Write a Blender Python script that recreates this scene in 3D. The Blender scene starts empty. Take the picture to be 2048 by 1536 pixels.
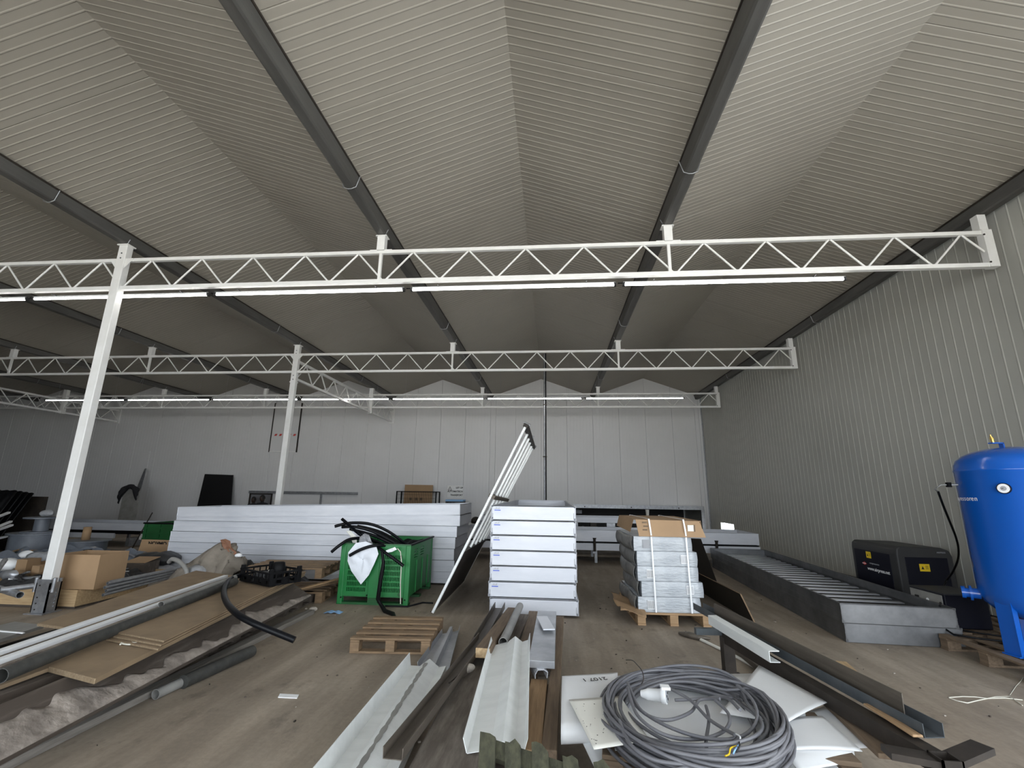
import bpy, bmesh, math, random
from mathutils import Vector, Matrix
random.seed(7)
S = bpy.context.scene
COL = S.collection
PI = math.pi
ORG = {}

# ------------------------------------------------------------------ helpers
class MB:
    """collects polygons and links them as one mesh object"""
    def __init__(s): s.v, s.f, s.m, s.sm = [], [], [], []
    def add(s, vs, fs, mi=0, smooth=False):
        b = len(s.v); s.v += [Vector(v) for v in vs]
        for f in fs: s.f.append([b+i for i in f]); s.m.append(mi); s.sm.append(smooth)
        return s
    def box(s, c, d, R=None, mi=0):
        x, y, z = d[0]/2, d[1]/2, d[2]/2
        vs = [Vector((i*x, j*y, k*z)) for k in (-1, 1) for j in (-1, 1) for i in (-1, 1)]
        if R is not None: vs = [R @ v for v in vs]
        c = Vector(c)
        return s.add([v+c for v in vs], [(0,2,3,1),(4,5,7,6),(0,1,5,4),(2,6,7,3),(0,4,6,2),(1,3,7,5)], mi)
    def bx(s, x0, x1, y0, y1, z0, z1, mi=0):
        return s.box(((x0+x1)/2, (y0+y1)/2, (z0+z1)/2), (x1-x0, y1-y0, z1-z0), None, mi)
    def bar(s, a, b, w, t, up=(0,0,1), mi=0):
        a, b = Vector(a), Vector(b); d = (b-a); L = d.length; d.normalize()
        n = Vector(up); n = (n - d*n.dot(d))
        if n.length < 1e-5: n = d.orthogonal()
        n.normalize(); q = n.cross(d)
        R = Matrix((d, q, n)).transposed()
        return s.box((a+b)/2, (L, w, t), R, mi)
    def tube(s, pts, r, n=8, closed=False, mi=0, cap=True, inner=None):
        pts = [Vector(p) for p in pts]; m = len(pts)
        rs = r if isinstance(r, (list, tuple)) else [r]*m
        t0 = (pts[1]-pts[0]).normalized(); nv = t0.orthogonal().normalized()
        rings = []
        for i in range(m):
            if closed: t = pts[(i+1) % m]-pts[i-1]
            else: t = pts[min(i+1, m-1)]-pts[max(i-1, 0)]
            if t.length < 1e-9: t = t0.copy()
            t.normalize(); nv = nv - t*nv.dot(t)
            if nv.length < 1e-6: nv = t.orthogonal()
            nv.normalize(); b = t.cross(nv)
            rings.append([pts[i]+(nv*math.cos(2*PI*k/n)+b*math.sin(2*PI*k/n))*rs[i] for k in range(n)])
        vs = [v for g in rings for v in g]; fs = []
        for i in range(m if closed else m-1):
            j = (i+1) % m
            for k in range(n): fs.append((i*n+k, i*n+(k+1) % n, j*n+(k+1) % n, j*n+k))
        s.add(vs, fs, mi, True)
        if cap and not closed:
            s.add(rings[0], [tuple(reversed(range(n)))], mi); s.add(rings[-1], [tuple(range(n))], mi)
        return s
    def pipe(s, a, b, r, wall=.004, n=14, mi=0):
        a, b = Vector(a), Vector(b)
        s.tube([a, b], r, n, mi=mi, cap=False); s.tube([b, a], r-wall, n, mi=mi, cap=False)
        for p, q in ((a, b), (b, a)):
            d = (q-p).normalized(); u = d.orthogonal().normalized(); w = d.cross(u)
            o = [p+(u*math.cos(2*PI*k/n)+w*math.sin(2*PI*k/n))*r for k in range(n)]
            i_ = [p+(u*math.cos(2*PI*k/n)+w*math.sin(2*PI*k/n))*(r-wall) for k in range(n)]
            s.add(o+i_, [(k, n+k, n+(k+1) % n, (k+1) % n) for k in range(n)], mi)
        return s
    def lathe(s, prof, n=32, M=None, mi=0, smooth=True):
        vs = []
        for r, z in prof:
            for k in range(n): vs.append(Vector((r*math.cos(2*PI*k/n), r*math.sin(2*PI*k/n), z)))
        if M is not None: vs = [M @ v for v in vs]
        fs = []
        for i in range(len(prof)-1):
            for k in range(n): fs.append((i*n+k, i*n+(k+1) % n, (i+1)*n+(k+1) % n, (i+1)*n+k))
        return s.add(vs, fs, mi, smooth)
    def slab(s, top, t, mi=0, down=(0,0,-1)):
        top = [Vector(p) for p in top]; n = len(top); d = Vector(down)*t
        nr = (top[1]-top[0]).cross(top[2]-top[0])
        if nr.dot(d) > 0: top.reverse()
        vs = top+[p+d for p in top]
        fs = [tuple(range(n)), tuple(reversed(range(n, 2*n)))]+[(i, n+i, n+(i+1) % n, (i+1) % n) for i in range(n)]
        return s.add(vs, fs, mi)
    def grid(s, fn, nu, nv, t=0.0, mi=0, smooth=True):
        """sheet fn(u,v) -> point; t>0 gives it thickness"""
        P = [[Vector(fn(i/nu, j/nv)) for j in range(nv+1)] for i in range(nu+1)]
        W = nv+1
        def ids(i, j, o=0): return o+i*W+j
        vs = [p for row in P for p in row]
        fs = [(ids(i,j), ids(i+1,j), ids(i+1,j+1), ids(i,j+1)) for i in range(nu) for j in range(nv)]
        if t:
            N = []
            for i in range(nu+1):
                for j in range(nv+1):
                    a = P[min(i+1,nu)][j]-P[max(i-1,0)][j]; b = P[i][min(j+1,nv)]-P[i][max(j-1,0)]
                    c = a.cross(b); c = c.normalized() if c.length > 1e-9 else Vector((0,0,1)); N.append(c)
            o = len(vs); vs += [p-q*t for p, q in zip(vs, N)]
            fs += [(ids(i,j,o), ids(i,j+1,o), ids(i+1,j+1,o), ids(i+1,j,o)) for i in range(nu) for j in range(nv)]
            for i in range(nu):
                fs += [(ids(i+1,0), ids(i,0), ids(i,0,o), ids(i+1,0,o)), (ids(i,nv), ids(i+1,nv), ids(i+1,nv,o), ids(i,nv,o))]
            for j in range(nv):
                fs += [(ids(0,j), ids(0,j+1), ids(0,j+1,o), ids(0,j,o)), (ids(nu,j+1), ids(nu,j), ids(nu,j,o), ids(nu,j+1,o))]
        return s.add(vs, fs, mi, smooth)
    def xf(s, M):
        s.v = [M @ v for v in s.v]; return s
    def build(s, name, mats, parent=None, origin=None, M=None, bevel=0, world=True):
        """world=True: vertices are world coordinates (or the parent's own when its thing is turned)"""
        me = bpy.data.meshes.new(name); o = bpy.data.objects.new(name, me); COL.objects.link(o)
        po = ORG.get(parent.name, Vector((0,0,0))) if parent is not None else Vector((0,0,0))
        og = Vector(origin) if origin is not None else (po.copy() if world else Vector((0,0,0)))
        off = og if world else Vector((0,0,0))
        me.from_pydata([tuple(v-off) for v in s.v], [], s.f)
        if not isinstance(mats, (list, tuple)): mats = [mats]
        for m in mats: me.materials.append(m)
        me.polygons.foreach_set('material_index', s.m); me.polygons.foreach_set('use_smooth', s.sm); me.update()
        if parent is not None:
            o.parent = parent; o.location = (og-po) if world else og
        else: o.location = og
        ORG[o.name] = og if world else Vector((0,0,0))
        if M is not None: o.matrix_world = M
        if bevel:
            b = o.modifiers.new('bevel', 'BEVEL'); b.width = bevel; b.segments = 2; b.limit_method = 'ANGLE'; b.angle_limit = .6
        return o

def tag(o, label=None, cat=None, group=None, kind=None):
    if label: o['label'] = label
    if cat: o['category'] = cat
    if group: o['group'] = group
    if kind: o['kind'] = kind
    return o
def thing(name, label, cat, loc=(0,0,0), rz=0, group=None):
    o = bpy.data.objects.new(name, None); o.empty_display_size = .1; COL.objects.link(o)
    o.location = loc; o.rotation_euler = (0,0,rz); ORG[o.name] = Vector(loc)
    return tag(o, label, cat, group)
def copy_tree(o, loc=None, rz=None, label=None, parent=None):
    c = o.copy(); COL.objects.link(c)
    if parent is not None: c.parent = parent
    if loc is not None: c.location = loc
    if rz is not None: c.rotation_euler = (0,0,rz)
    if label: c['label'] = label
    for ch in o.children: copy_tree(ch, parent=c)
    return c
def frame(a, b, up=(0,0,1)):
    """matrix with x along a->b, z towards up, origin a"""
    a, b = Vector(a), Vector(b); d = (b-a).normalized(); n = Vector(up); n = (n-d*n.dot(d)).normalized(); q = n.cross(d)
    M = Matrix((d, q, n)).transposed().to_4x4(); M.translation = a
    return M
def plank(name, a, b, w, t, m, label, cat, roll=0, group=None, parent=None, bevel=.004):
    """board whose TOP centre line runs from a to b"""
    a, b = Vector(a), Vector(b)
    M = frame(a, b)
    if roll: M = M @ Matrix.Rotation(roll, 4, 'X')
    L = (b-a).length
    mb = MB().box((L/2, 0, -t/2), (L, w, t))
    o = mb.build(name, m, None, None, M, bevel, world=False)
    return tag(o, label, cat, group)
def profile_bar(name, a, b, poly, m, label, cat, up=(0,0,1), group=None, closed=False, t=.003, roll=0):
    """open sheet-metal section: poly in (side, up), extruded from a to b, thickness t"""
    M = frame(a, b, up)
    if roll: M = M @ Matrix.Rotation(roll, 4, 'X')
    L = (Vector(b)-Vector(a)).length
    mb = MB(); sheet_section(mb, poly, L, t)
    o = mb.build(name, m, None, None, M, 0, world=False)
    return tag(o, label, cat, group)
def sheet_section(mb, poly, L, t, mi=0):
    P = [Vector((0, p[0], p[1])) for p in poly]; n = len(P); N = []
    for i in range(n):
        a = P[max(i-1, 0)]; b = P[min(i+1, n-1)]; d = (b-a).normalized(); N.append(Vector((0, -d.z, d.y)))
    out = P; inn = [p-q*t for p, q in zip(P, N)]
    for i in range(n-1):
        x = Vector((L, 0, 0)); a, b, c, d = out[i], out[i+1], inn[i+1], inn[i]
        mb.add([a, b, c, d, a+x, b+x, c+x, d+x], [(0,1,2,3),(7,6,5,4),(0,4,5,1),(2,6,7,3),(1,5,6,2),(3,7,4,0)], mi)
def text(s, size, m, parent, M, depth=.0015, align='LEFT', name='lettering', bold=0.0):
    cu = bpy.data.curves.new(name, 'FONT'); cu.body = s; cu.size = size; cu.extrude = depth; cu.align_x = align; cu.offset = bold
    tmp = bpy.data.objects.new('tmp_text', cu); COL.objects.link(tmp)
    bpy.context.view_layer.update()
    me = bpy.data.meshes.new_from_object(tmp.evaluated_get(bpy.context.evaluated_depsgraph_get()))
    bpy.data.objects.remove(tmp); bpy.data.curves.remove(cu)
    o = bpy.data.objects.new(name, me); COL.objects.link(o); me.materials.clear(); me.materials.append(m)
    bpy.context.view_layer.update()
    if parent is not None: o.parent = parent; o.matrix_parent_inverse = Matrix.Identity(4); o.matrix_basis = parent.matrix_world.inverted() @ M
    else: o.matrix_world = M
    ORG[o.name] = M.translation.copy()
    return o
def face_matrix(origin, right, up):
    r, u = Vector(right).normalized(), Vector(up).normalized(); u = (u-r*u.dot(r)).normalized()
    M = Matrix((r, u, r.cross(u))).transposed().to_4x4(); M.translation = Vector(origin); return M

# ------------------------------------------------------------------ materials
def lin(c):
    return tuple((x/12.92 if x <= .04045 else ((x+.055)/1.055)**2.4) for x in c)
def mat(name, c, rough=.6, metal=0.0, c2=None, scale=6, stretch=(1,1,1), mixs=(.35,.65), bump=0, bscale=None, bstretch=None, spec=.5, detail=6, rvar=0, coat=0):
    m = bpy.data.materials.new(name); m.use_nodes = True; nt = m.node_tree; P = nt.nodes['Principled BSDF']
    c = tuple(c)+(1,)
    P.inputs['Base Color'].default_value = c; P.inputs['Roughness'].default_value = rough; P.inputs['Metallic'].default_value = metal
    P.inputs['Specular IOR Level'].default_value = spec
    if coat: P.inputs['Coat Weight'].default_value = coat; P.inputs['Coat Roughness'].default_value = .12
    if c2 is not None or bump or rvar:
        tc = nt.nodes.new('ShaderNodeTexCoord'); mp = nt.nodes.new('ShaderNodeMapping'); mp.inputs['Scale'].default_value = stretch
        nt.links.new(tc.outputs['Object'], mp.inputs['Vector'])
        nz = nt.nodes.new('ShaderNodeTexNoise'); nz.inputs['Scale'].default_value = scale; nz.inputs['Detail'].default_value = detail; nz.inputs['Roughness'].default_value = .62
        nt.links.new(mp.outputs[0], nz.inputs['Vector'])
        if c2 is not None:
            rp = nt.nodes.new('ShaderNodeValToRGB'); rp.color_ramp.elements[0].position = mixs[0]; rp.color_ramp.elements[1].position = mixs[1]
            rp.color_ramp.elements[0].color = c; rp.color_ramp.elements[1].color = tuple(c2)+(1,)
            nt.links.new(nz.outputs['Fac'], rp.inputs[0]); nt.links.new(rp.outputs[0], P.inputs['Base Color'])
        if rvar:
            mr = nt.nodes.new('ShaderNodeMapRange'); mr.inputs[3].default_value = rough-rvar; mr.inputs[4].default_value = rough+rvar
            nt.links.new(nz.outputs['Fac'], mr.inputs[0]); nt.links.new(mr.outputs[0], P.inputs['Roughness'])
        if bump:
            src = nz
            if bscale:
                src = nt.nodes.new('ShaderNodeTexNoise'); src.inputs['Scale'].default_value = bscale; src.inputs['Detail'].default_value = 5
                if bstretch:
                    mp2 = nt.nodes.new('ShaderNodeMapping'); mp2.inputs['Scale'].default_value = bstretch
                    nt.links.new(tc.outputs['Object'], mp2.inputs['Vector']); nt.links.new(mp2.outputs[0], src.inputs['Vector'])
                else: nt.links.new(tc.outputs['Object'], src.inputs['Vector'])
            bp = nt.nodes.new('ShaderNodeBump'); bp.inputs['Strength'].default_value = bump; bp.inputs['Distance'].default_value = .02
            nt.links.new(src.outputs['Fac'], bp.inputs['Height']); nt.links.new(bp.outputs[0], P.inputs['Normal'])
    return m
def emit(name, c, s):
    m = bpy.data.materials.new(name); m.use_nodes = True; nt = m.node_tree; P = nt.nodes['Principled BSDF']
    P.inputs['Base Color'].default_value = tuple(c)+(1,); P.inputs['Emission Color'].default_value = tuple(c)+(1,); P.inputs['Emission Strength'].default_value = s
    return m

W_ = (1, 14, 14)   # grain along local x
M = dict(
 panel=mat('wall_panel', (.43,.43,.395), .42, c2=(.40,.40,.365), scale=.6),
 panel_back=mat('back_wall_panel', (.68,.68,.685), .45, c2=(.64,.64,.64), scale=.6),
 ceil=mat('ceiling_panel', (.325,.303,.26), .5, c2=(.30,.278,.238), scale=.5),
 white_steel=mat('white_steel', (.78,.78,.77), .45, c2=(.72,.72,.70), scale=5),
 galv=mat('galvanised', (.42,.43,.45), .42, .75, c2=(.30,.31,.33), scale=14, rvar=.1),
 gutter=mat('gutter_zinc', (.115,.112,.105), .5, .35, c2=(.085,.083,.078), scale=3, stretch=(4,.5,4)),
 alu_grey=mat('grey_aluminium', (.46,.47,.49), .42, .6, c2=(.34,.35,.37), scale=4, rvar=.1),
 alu=mat('aluminium', (.67,.685,.73), .44, .17, c2=(.58,.60,.65), scale=1.1, stretch=(1.5,1.5,5), rvar=.08, spec=.35),
 alu_dull=mat('dull_aluminium', (.215,.22,.228), .44, .75, c2=(.14,.143,.149), scale=3, rvar=.1),
 dark_steel=mat('dark_steel', (.022,.018,.015), .55, .2, c2=(.04,.032,.026), scale=7, spec=.35),
 rust_steel=mat('brown_steel', (.08,.067,.054), .55, .3, c2=(.13,.11,.088), scale=5, stretch=(.4,4,4)),
 grey_steel=mat('blue_grey_steel', (.075,.09,.10), .45, .5, c2=(.12,.13,.14), scale=6),
 green=mat('green_plastic', (.012,.19,.045), .42, c2=(.016,.155,.04), scale=4),
 dgreen=mat('dark_green_plastic', (.01,.10,.025), .5, c2=(.012,.075,.02), scale=4),
 black=mat('black_plastic', (.003,.003,.0035), .55, c2=(.006,.006,.007), scale=9, spec=.15),
 grey_plank=mat('grey_plank_wood', (.23,.21,.185), .85, c2=(.14,.125,.108), scale=3, stretch=W_, bump=.25),
 hose=mat('black_hose', (.0025,.003,.0045), .42, spec=.2),
 wood_pale=mat('pale_wood', (.50,.36,.20), .7, c2=(.36,.24,.125), scale=3, stretch=W_, bump=.12),
 wood_pallet=mat('pallet_wood', (.24,.158,.088), .75, c2=(.15,.098,.056), scale=3, stretch=(2,9,9), bump=.2),
 wood_tan=mat('tan_wood', (.40,.26,.14), .7, c2=(.27,.17,.09), scale=3, stretch=W_, bump=.12),
 wood_grey=mat('weathered_wood', (.17,.14,.115), .85, c2=(.085,.066,.052), scale=2.5, stretch=W_, bump=.35),
 wood_dark=mat('dark_old_wood', (.065,.05,.039), .85, c2=(.15,.125,.103), scale=2.2, stretch=(1,7,7), mixs=(.5,.78), bump=.4),
 wood_brown=mat('brown_wood', (.19,.135,.088), .8, c2=(.12,.084,.055), scale=3, stretch=W_, bump=.2),
 beam_wood=mat('old_beam_wood', (.10,.083,.067), .88, c2=(.21,.182,.155), scale=2.6, stretch=(1,6,6), mixs=(.42,.72), bump=.4),
 moss=mat('mossy_wood', (.062,.061,.036), .9, c2=(.028,.029,.017), scale=5, stretch=(6,1.2,6), bump=.5),
 chip=mat('particle_board', (.275,.196,.118), .8, c2=(.19,.134,.082), scale=2.2, bump=.06, bscale=120),
 chip_edge=mat('particle_board_edge', (.52,.40,.26), .85, c2=(.33,.24,.15), scale=60),
 card=mat('cardboard', (.36,.235,.13), .75, c2=(.31,.20,.112), scale=1.5),
 card_dark=mat('brown_cardboard', (.31,.20,.11), .8, c2=(.25,.16,.085), scale=2),
 white_sheet=mat('white_sheet', (.76,.77,.78), .38, c2=(.71,.72,.73), scale=1.5),
 cream_sheet=mat('cream_sheet', (.76,.75,.69), .45, c2=(.70,.69,.63), scale=2),
 white_metal=mat('white_coated_metal', (.74,.76,.75), .35, c2=(.66,.68,.67), scale=2, stretch=(1,5,5)),
 white_pl=mat('white_plastic', (.80,.81,.82), .4),
 wrap=mat('plastic_wrapped_white', (.47,.50,.53), .2, c2=(.37,.40,.435), scale=3, bump=.9, bscale=11, bstretch=(1,1,3.6), coat=.4),
 wrap_side=mat('dark_grey_wrap', (.20,.195,.185), .3, c2=(.10,.098,.092), scale=6, bump=.9, bscale=9),
 cloth=mat('white_cloth', (.78,.81,.86), .8, c2=(.70,.73,.78), scale=4, bump=.25, bscale=16),
 canvas=mat('dusty_canvas', (.23,.20,.165), .9, c2=(.15,.13,.105), scale=5, bump=.6, bscale=9),
 brown=mat('brown_leather', (.22,.105,.062), .7),
 blue=mat('blue_enamel', (.002,.088,.44), .24, coat=.3),
 navy=mat('navy_panel', (.003,.0035,.010), .5, spec=.25),
 dgrey=mat('dark_grey_plastic', (.03,.03,.031), .5, spec=.4),
 yellow=mat('yellow_sticker', (.75,.52,.01), .5),
 red=mat('red_mark', (.6,.05,.04), .5),
 bluemark=mat('blue_print', (.03,.08,.55), .5),
 ink=mat('black_ink', (.01,.01,.01), .6),
 greyink=mat('grey_print', (.18,.185,.19), .6),
 greymark=mat('pale_grey_print', (.32,.33,.35), .6),
 cable=mat('grey_cable', (.105,.105,.118), .5, c2=(.145,.145,.155), scale=5),
 dust=mat('plaster_crust', (.34,.295,.255), .95, c2=(.16,.135,.115), scale=5, bump=.7, bscale=25),
 pipe_grey=mat('grey_pvc', (.27,.265,.25), .5, c2=(.20,.195,.185), scale=4),
 pipe_dark=mat('dark_pvc', (.028,.029,.028), .5, c2=(.055,.055,.05), scale=4, stretch=(1,4,4)),
 drum=mat('grey_drum', (.13,.145,.17), .5, c2=(.09,.10,.12), scale=3),
 brass=mat('brass', (.62,.42,.12), .3, .9),
 bag=mat('clear_bag', (.36,.37,.39), .3, c2=(.24,.245,.26), scale=7, bump=.9, bscale=12),
 rag=mat('blue_rag', (.25,.45,.72), .8),
 string=mat('white_string', (.62,.60,.52), .8),
 clump=mat('mortar', (.42,.38,.33), .95, c2=(.30,.27,.23), scale=18, bump=.8),
 glass=mat('grey_pane', (.19,.19,.20), .18),
 black_board=mat('black_board', (.004,.004,.005), .5, spec=.3),
 brown_board=mat('brown_film_board', (.010,.008,.006), .45, spec=.3),
 skin=mat('skin', (.045,.025,.017), .6), hair=mat('dark_hair', (.008,.007,.006), .6), shirt=mat('dark_clothing', (.012,.012,.015), .85), vest=mat('orange_vest', (.32,.075,.02), .8),
 led=emit('led_lens', (1,.985,.95), 8.0),
 orange=mat('orange_plastic', (.5,.13,.03), .5),
 outer=mat('outdoor_paving', (.60,.59,.57), .9, c2=(.50,.49,.47), scale=.4),
 dark_room=mat('unlit_partition', (.05,.05,.05), .7),
)
# floor: dusty concrete with wheel streaks and dark oil spots
def floor_mat():
    m = bpy.data.materials.new('dusty_concrete'); m.use_nodes = True; nt = m.node_tree; P = nt.nodes['Principled BSDF']; L = nt.links.new
    tc = nt.nodes.new('ShaderNodeTexCoord')
    def noise(scale, stretch=(1,1,1), rot=0, det=8, rough=.6):
        mp = nt.nodes.new('ShaderNodeMapping'); mp.inputs['Scale'].default_value = stretch; mp.inputs['Rotation'].default_value = (0,0,rot)
        L(tc.outputs['Object'], mp.inputs['Vector']); n = nt.nodes.new('ShaderNodeTexNoise'); n.inputs['Scale'].default_value = scale; n.inputs['Detail'].default_value = det; n.inputs['Roughness'].default_value = rough
        L(mp.outputs[0], n.inputs['Vector']); return n
    def ramp(n, a, b, c0, c1):
        r = nt.nodes.new('ShaderNodeValToRGB'); e = r.color_ramp.elements; e[0].position = a; e[1].position = b; e[0].color = c0; e[1].color = c1; L(n.outputs['Fac'], r.inputs[0]); return r
    def mixc(fac, a, b, mode='MIX'):
        x = nt.nodes.new('ShaderNodeMix'); x.data_type = 'RGBA'; x.blend_type = mode
        if isinstance(fac, float): x.inputs[0].default_value = fac
        else: L(fac, x.inputs[0])
        L(a, x.inputs[6]); L(b, x.inputs[7]); return x.outputs[2]
    base = ramp(noise(.9), .3, .72, (.245,.200,.153,1), (.325,.278,.222,1)).outputs[0]
    streak = ramp(noise(1.3, (3.6,.5,1), .5), .42, .68, (.80,.785,.77,1), (1.16,1.15,1.14,1)).outputs[0]
    fine = ramp(noise(26, det=6), .3, .7, (.88,.88,.88,1), (1.06,1.06,1.06,1)).outputs[0]
    spot = ramp(noise(2.6, (1.4,1,1), .6, det=9, rough=.68), .57, .70, (1,1,1,1), (.55,.54,.54,1)).outputs[0]
    grit = ramp(noise(75, det=2), .70, .76, (1,1,1,1), (.5,.48,.46,1)).outputs[0]
    c = mixc(1.0, base, streak, 'MULTIPLY'); c = mixc(1.0, c, fine, 'MULTIPLY'); c = mixc(.85, c, spot, 'MULTIPLY'); c = mixc(.35, c, grit, 'MULTIPLY')
    L(c, P.inputs['Base Color']); P.inputs['Roughness'].default_value = .72
    b = nt.nodes.new('ShaderNodeBump'); b.inputs['Strength'].default_value = .15; b.inputs['Distance'].default_value = .01
    L(noise(40).outputs['Fac'], b.inputs['Height']); L(b.outputs[0], P.inputs['Normal'])
    return m
M['floor'] = floor_mat()

# ------------------------------------------------------------------ hall shell
X0 = -6.415                      # first column line; roof valleys every 4 m from it
Y1, Y2, Y3, YB = 5.749, 10.592, 15.519, 17.80
XR, XL, YF = 5.70, -26.6, -3.0   # inner faces: right wall, left wall, front wall
ZV, ZR, ZG, ZT, ZC = 5.26, 5.98, 5.12, 4.87, 4.418   # valley, ridge, gutter underside, top chord, bottom chord
tag(MB().bx(XL-.2, XR+.3, YF-.2, 21.5, -.2, 0).build('floor', M['floor']), kind='structure')
tag(MB().bx(-45, 45, -60, YF-.2, -.25, -.02).build('ground', M['outer']), kind='structure')

def ribbed_wall(mb, x, ya, yb, z0, z1, pitch, w=.014, h=.005):
    """wall in a plane of constant x, ribs upright, facing -x"""
    ys = []; y = ya
    pts = [(x, ya)]
    y = ya+pitch/2
    while y < yb-.02:
        pts += [(x, y-w), (x-h, y-w*.4), (x-h, y+w*.4), (x, y+w)]; y += pitch
    pts.append((x, yb))
    vs = [(p[0], p[1], z0) for p in pts]+[(p[0], p[1], z1) for p in pts]; n = len(pts)
    mb.add(vs, [(i+1, i, n+i, n+i+1) for i in range(n-1)])
# right wall, with a low transport opening near the far corner
HY0, HY1, HZ = 15.6, 16.8, .66
mb = MB()
SY0, SY1, SZ = -2.7, 3.3, 4.2   # wide side door near the camera, out of view
ribbed_wall(mb, XR, YF, SY0, 0, 6.4, .1575); ribbed_wall(mb, XR, SY0, SY1, SZ, 6.4, .1575); ribbed_wall(mb, XR, SY1, HY0, 0, 6.4, .1575)
ribbed_wall(mb, XR, HY0, HY1, HZ, 6.4, .1575)
ribbed_wall(mb, XR, HY1, YB+.1, 0, 6.4, .1575)
mb.bx(XR+.012, XR+.12, YF-.2, SY0, 0, 6.4); mb.bx(XR+.012, XR+.12, SY0, SY1, SZ, 6.4); mb.bx(XR+.012, XR+.12, SY1, HY0, 0, 6.4); mb.bx(XR+.012, XR+.12, HY0, HY1, HZ, 6.4); mb.bx(XR+.012, XR+.12, HY1, 21.5, 0, 6.4)
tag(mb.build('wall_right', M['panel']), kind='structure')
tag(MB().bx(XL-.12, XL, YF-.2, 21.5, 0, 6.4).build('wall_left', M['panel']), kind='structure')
# back wall: 1 m panels with dark joints and faint ribs, cut to the gables; low transport opening at the right
OX0, OX1, OZ = -2.2, 5.44, 1.02
mb = MB()
def wall_strip(xa, xb, z0, z1a, z1b):
    """one panel strip with a bevelled joint at each side, top slopes from z1a to z1b"""
    j = .009
    xs = [(xa, YB+.02), (xa+j, YB), (xb-j, YB), (xb, YB+.02)]
    def zt(x): return z1a+(z1b-z1a)*(x-xa)/(xb-xa)
    vs = [(x, y, z0) for x, y in xs]+[(x, y, zt(x)) for x, y in xs]
    mb.add(vs, [(0,1,5,4),(1,2,6,5),(2,3,7,6)])
    mb.add([(xa, YB+.1, z0), (xb, YB+.1, z0), (xb, YB+.1, z1b), (xa, YB+.1, z1a)], [(1,0,3,2)])
    n = 8
    for k in range(1, n):
        x = xa+(xb-xa)*k/n; w = .006
        mb.add([(x-w, YB, z0), (x, YB-.0025, z0), (x+w, YB, z0), (x-w, YB, zt(x)), (x, YB-.0025, zt(x)), (x+w, YB, zt(x))], [(0,1,4,3),(1,2,5,4)])
def roof_z(x):
    u = ((x-X0) % 4.0)/2.0
    return ZV+(ZR-ZV)*(u if u <= 1 else 2-u)
cuts = sorted({round(XL+.0, 3), XR, OX0, OX1} | {round(X0+k, 3) for k in range(-20, 13)} | {round(X0+2*k, 3) for k in range(-10, 7)})
cuts = [c for c in cuts if XL <= c <= XR]
# keep a joint only at panel edges: strips that meet at a roof line share their joint
for a, b in zip(cuts[:-1], cuts[1:]):
    if b-a < .03: continue
    z0 = OZ if (a >= OX0-1e-6 and b <= OX1+1e-6) else 0
    wall_strip(a, b, z0, roof_z(a+1e-4)+.02, roof_z(b-1e-4)+.02)
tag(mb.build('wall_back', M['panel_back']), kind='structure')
# front wall with the wide doorway that lets the daylight in
DX0, DX1, DZ = -9.0, 5.45, 4.2
mb = MB(); mb.bx(XL, DX0, YF-.12, YF, 0, 6.4); mb.bx(DX1, XR, YF-.12, YF, 0, 6.4); mb.bx(DX0, DX1, YF-.12, YF, DZ, 6.4)
tag(mb.build('wall_front', M['panel']), kind='structure')
# beyond the low openings: an unlit side passage, its darkness put into the wall colour
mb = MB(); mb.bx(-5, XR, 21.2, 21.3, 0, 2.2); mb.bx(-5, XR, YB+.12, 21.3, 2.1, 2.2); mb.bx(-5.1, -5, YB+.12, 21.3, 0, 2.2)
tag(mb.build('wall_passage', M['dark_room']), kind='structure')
# folded roof
mb = MB()
PW = 1.08; NR = 12
for k in range(-6, 3):
    xa, xr, xb = X0+4*k, X0+4*k+2, X0+4*k+4
    for (p, q) in (((xa, ZV), (xr, ZR)), ((xr, ZR), (xb, ZV))):
        d = Vector((q[0]-p[0], 0, q[1]-p[1])).normalized(); nn = Vector((d.z, 0, -d.x))   # points down
        prof = [(YF-.1, 0.0)]; y = -2.7; i = 0
        while y < YB:
            if i % NR == 0: prof += [(y-.008, 0), (y, -.012), (y+.008, 0)]
            else: prof += [(y-.011, 0), (y-.004, .004), (y+.004, .004), (y+.011, 0)]
            y += PW/NR; i += 1
        prof.append((YB+.1, 0))
        vs = []
        for yy, hh in prof:
            vs += [(p[0]+nn.x*hh, yy, p[1]+nn.z*hh), (q[0]+nn.x*hh, yy, q[1]+nn.z*hh)]
        mb.add(vs, [(2*i, 2*i+1, 2*i+3, 2*i+2) for i in range(len(prof)-1)])
        mb.add([(p[0], YF-.1, p[1]+.12), (q[0], YF-.1, q[1]+.12), (q[0], YB+.1, q[1]+.12), (p[0], YB+.1, p[1]+.12)], [(0,1,2,3)])
tag(mb.build('ceiling', M['ceil']), kind='structure')
mb = MB()   # slim upright strip where the back and right walls meet
mb.bx(XR-.03, XR-.004, YB-.035, YB-.004, 0, 5.2)
tag(mb.build('trim_1', M['galv']), kind='structure')
tag(MB().bx(XR-.012, XR-.002, SY1, 15.0, 0, .09).build('baseboard_right', M['dark_steel']), kind='structure')

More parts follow.
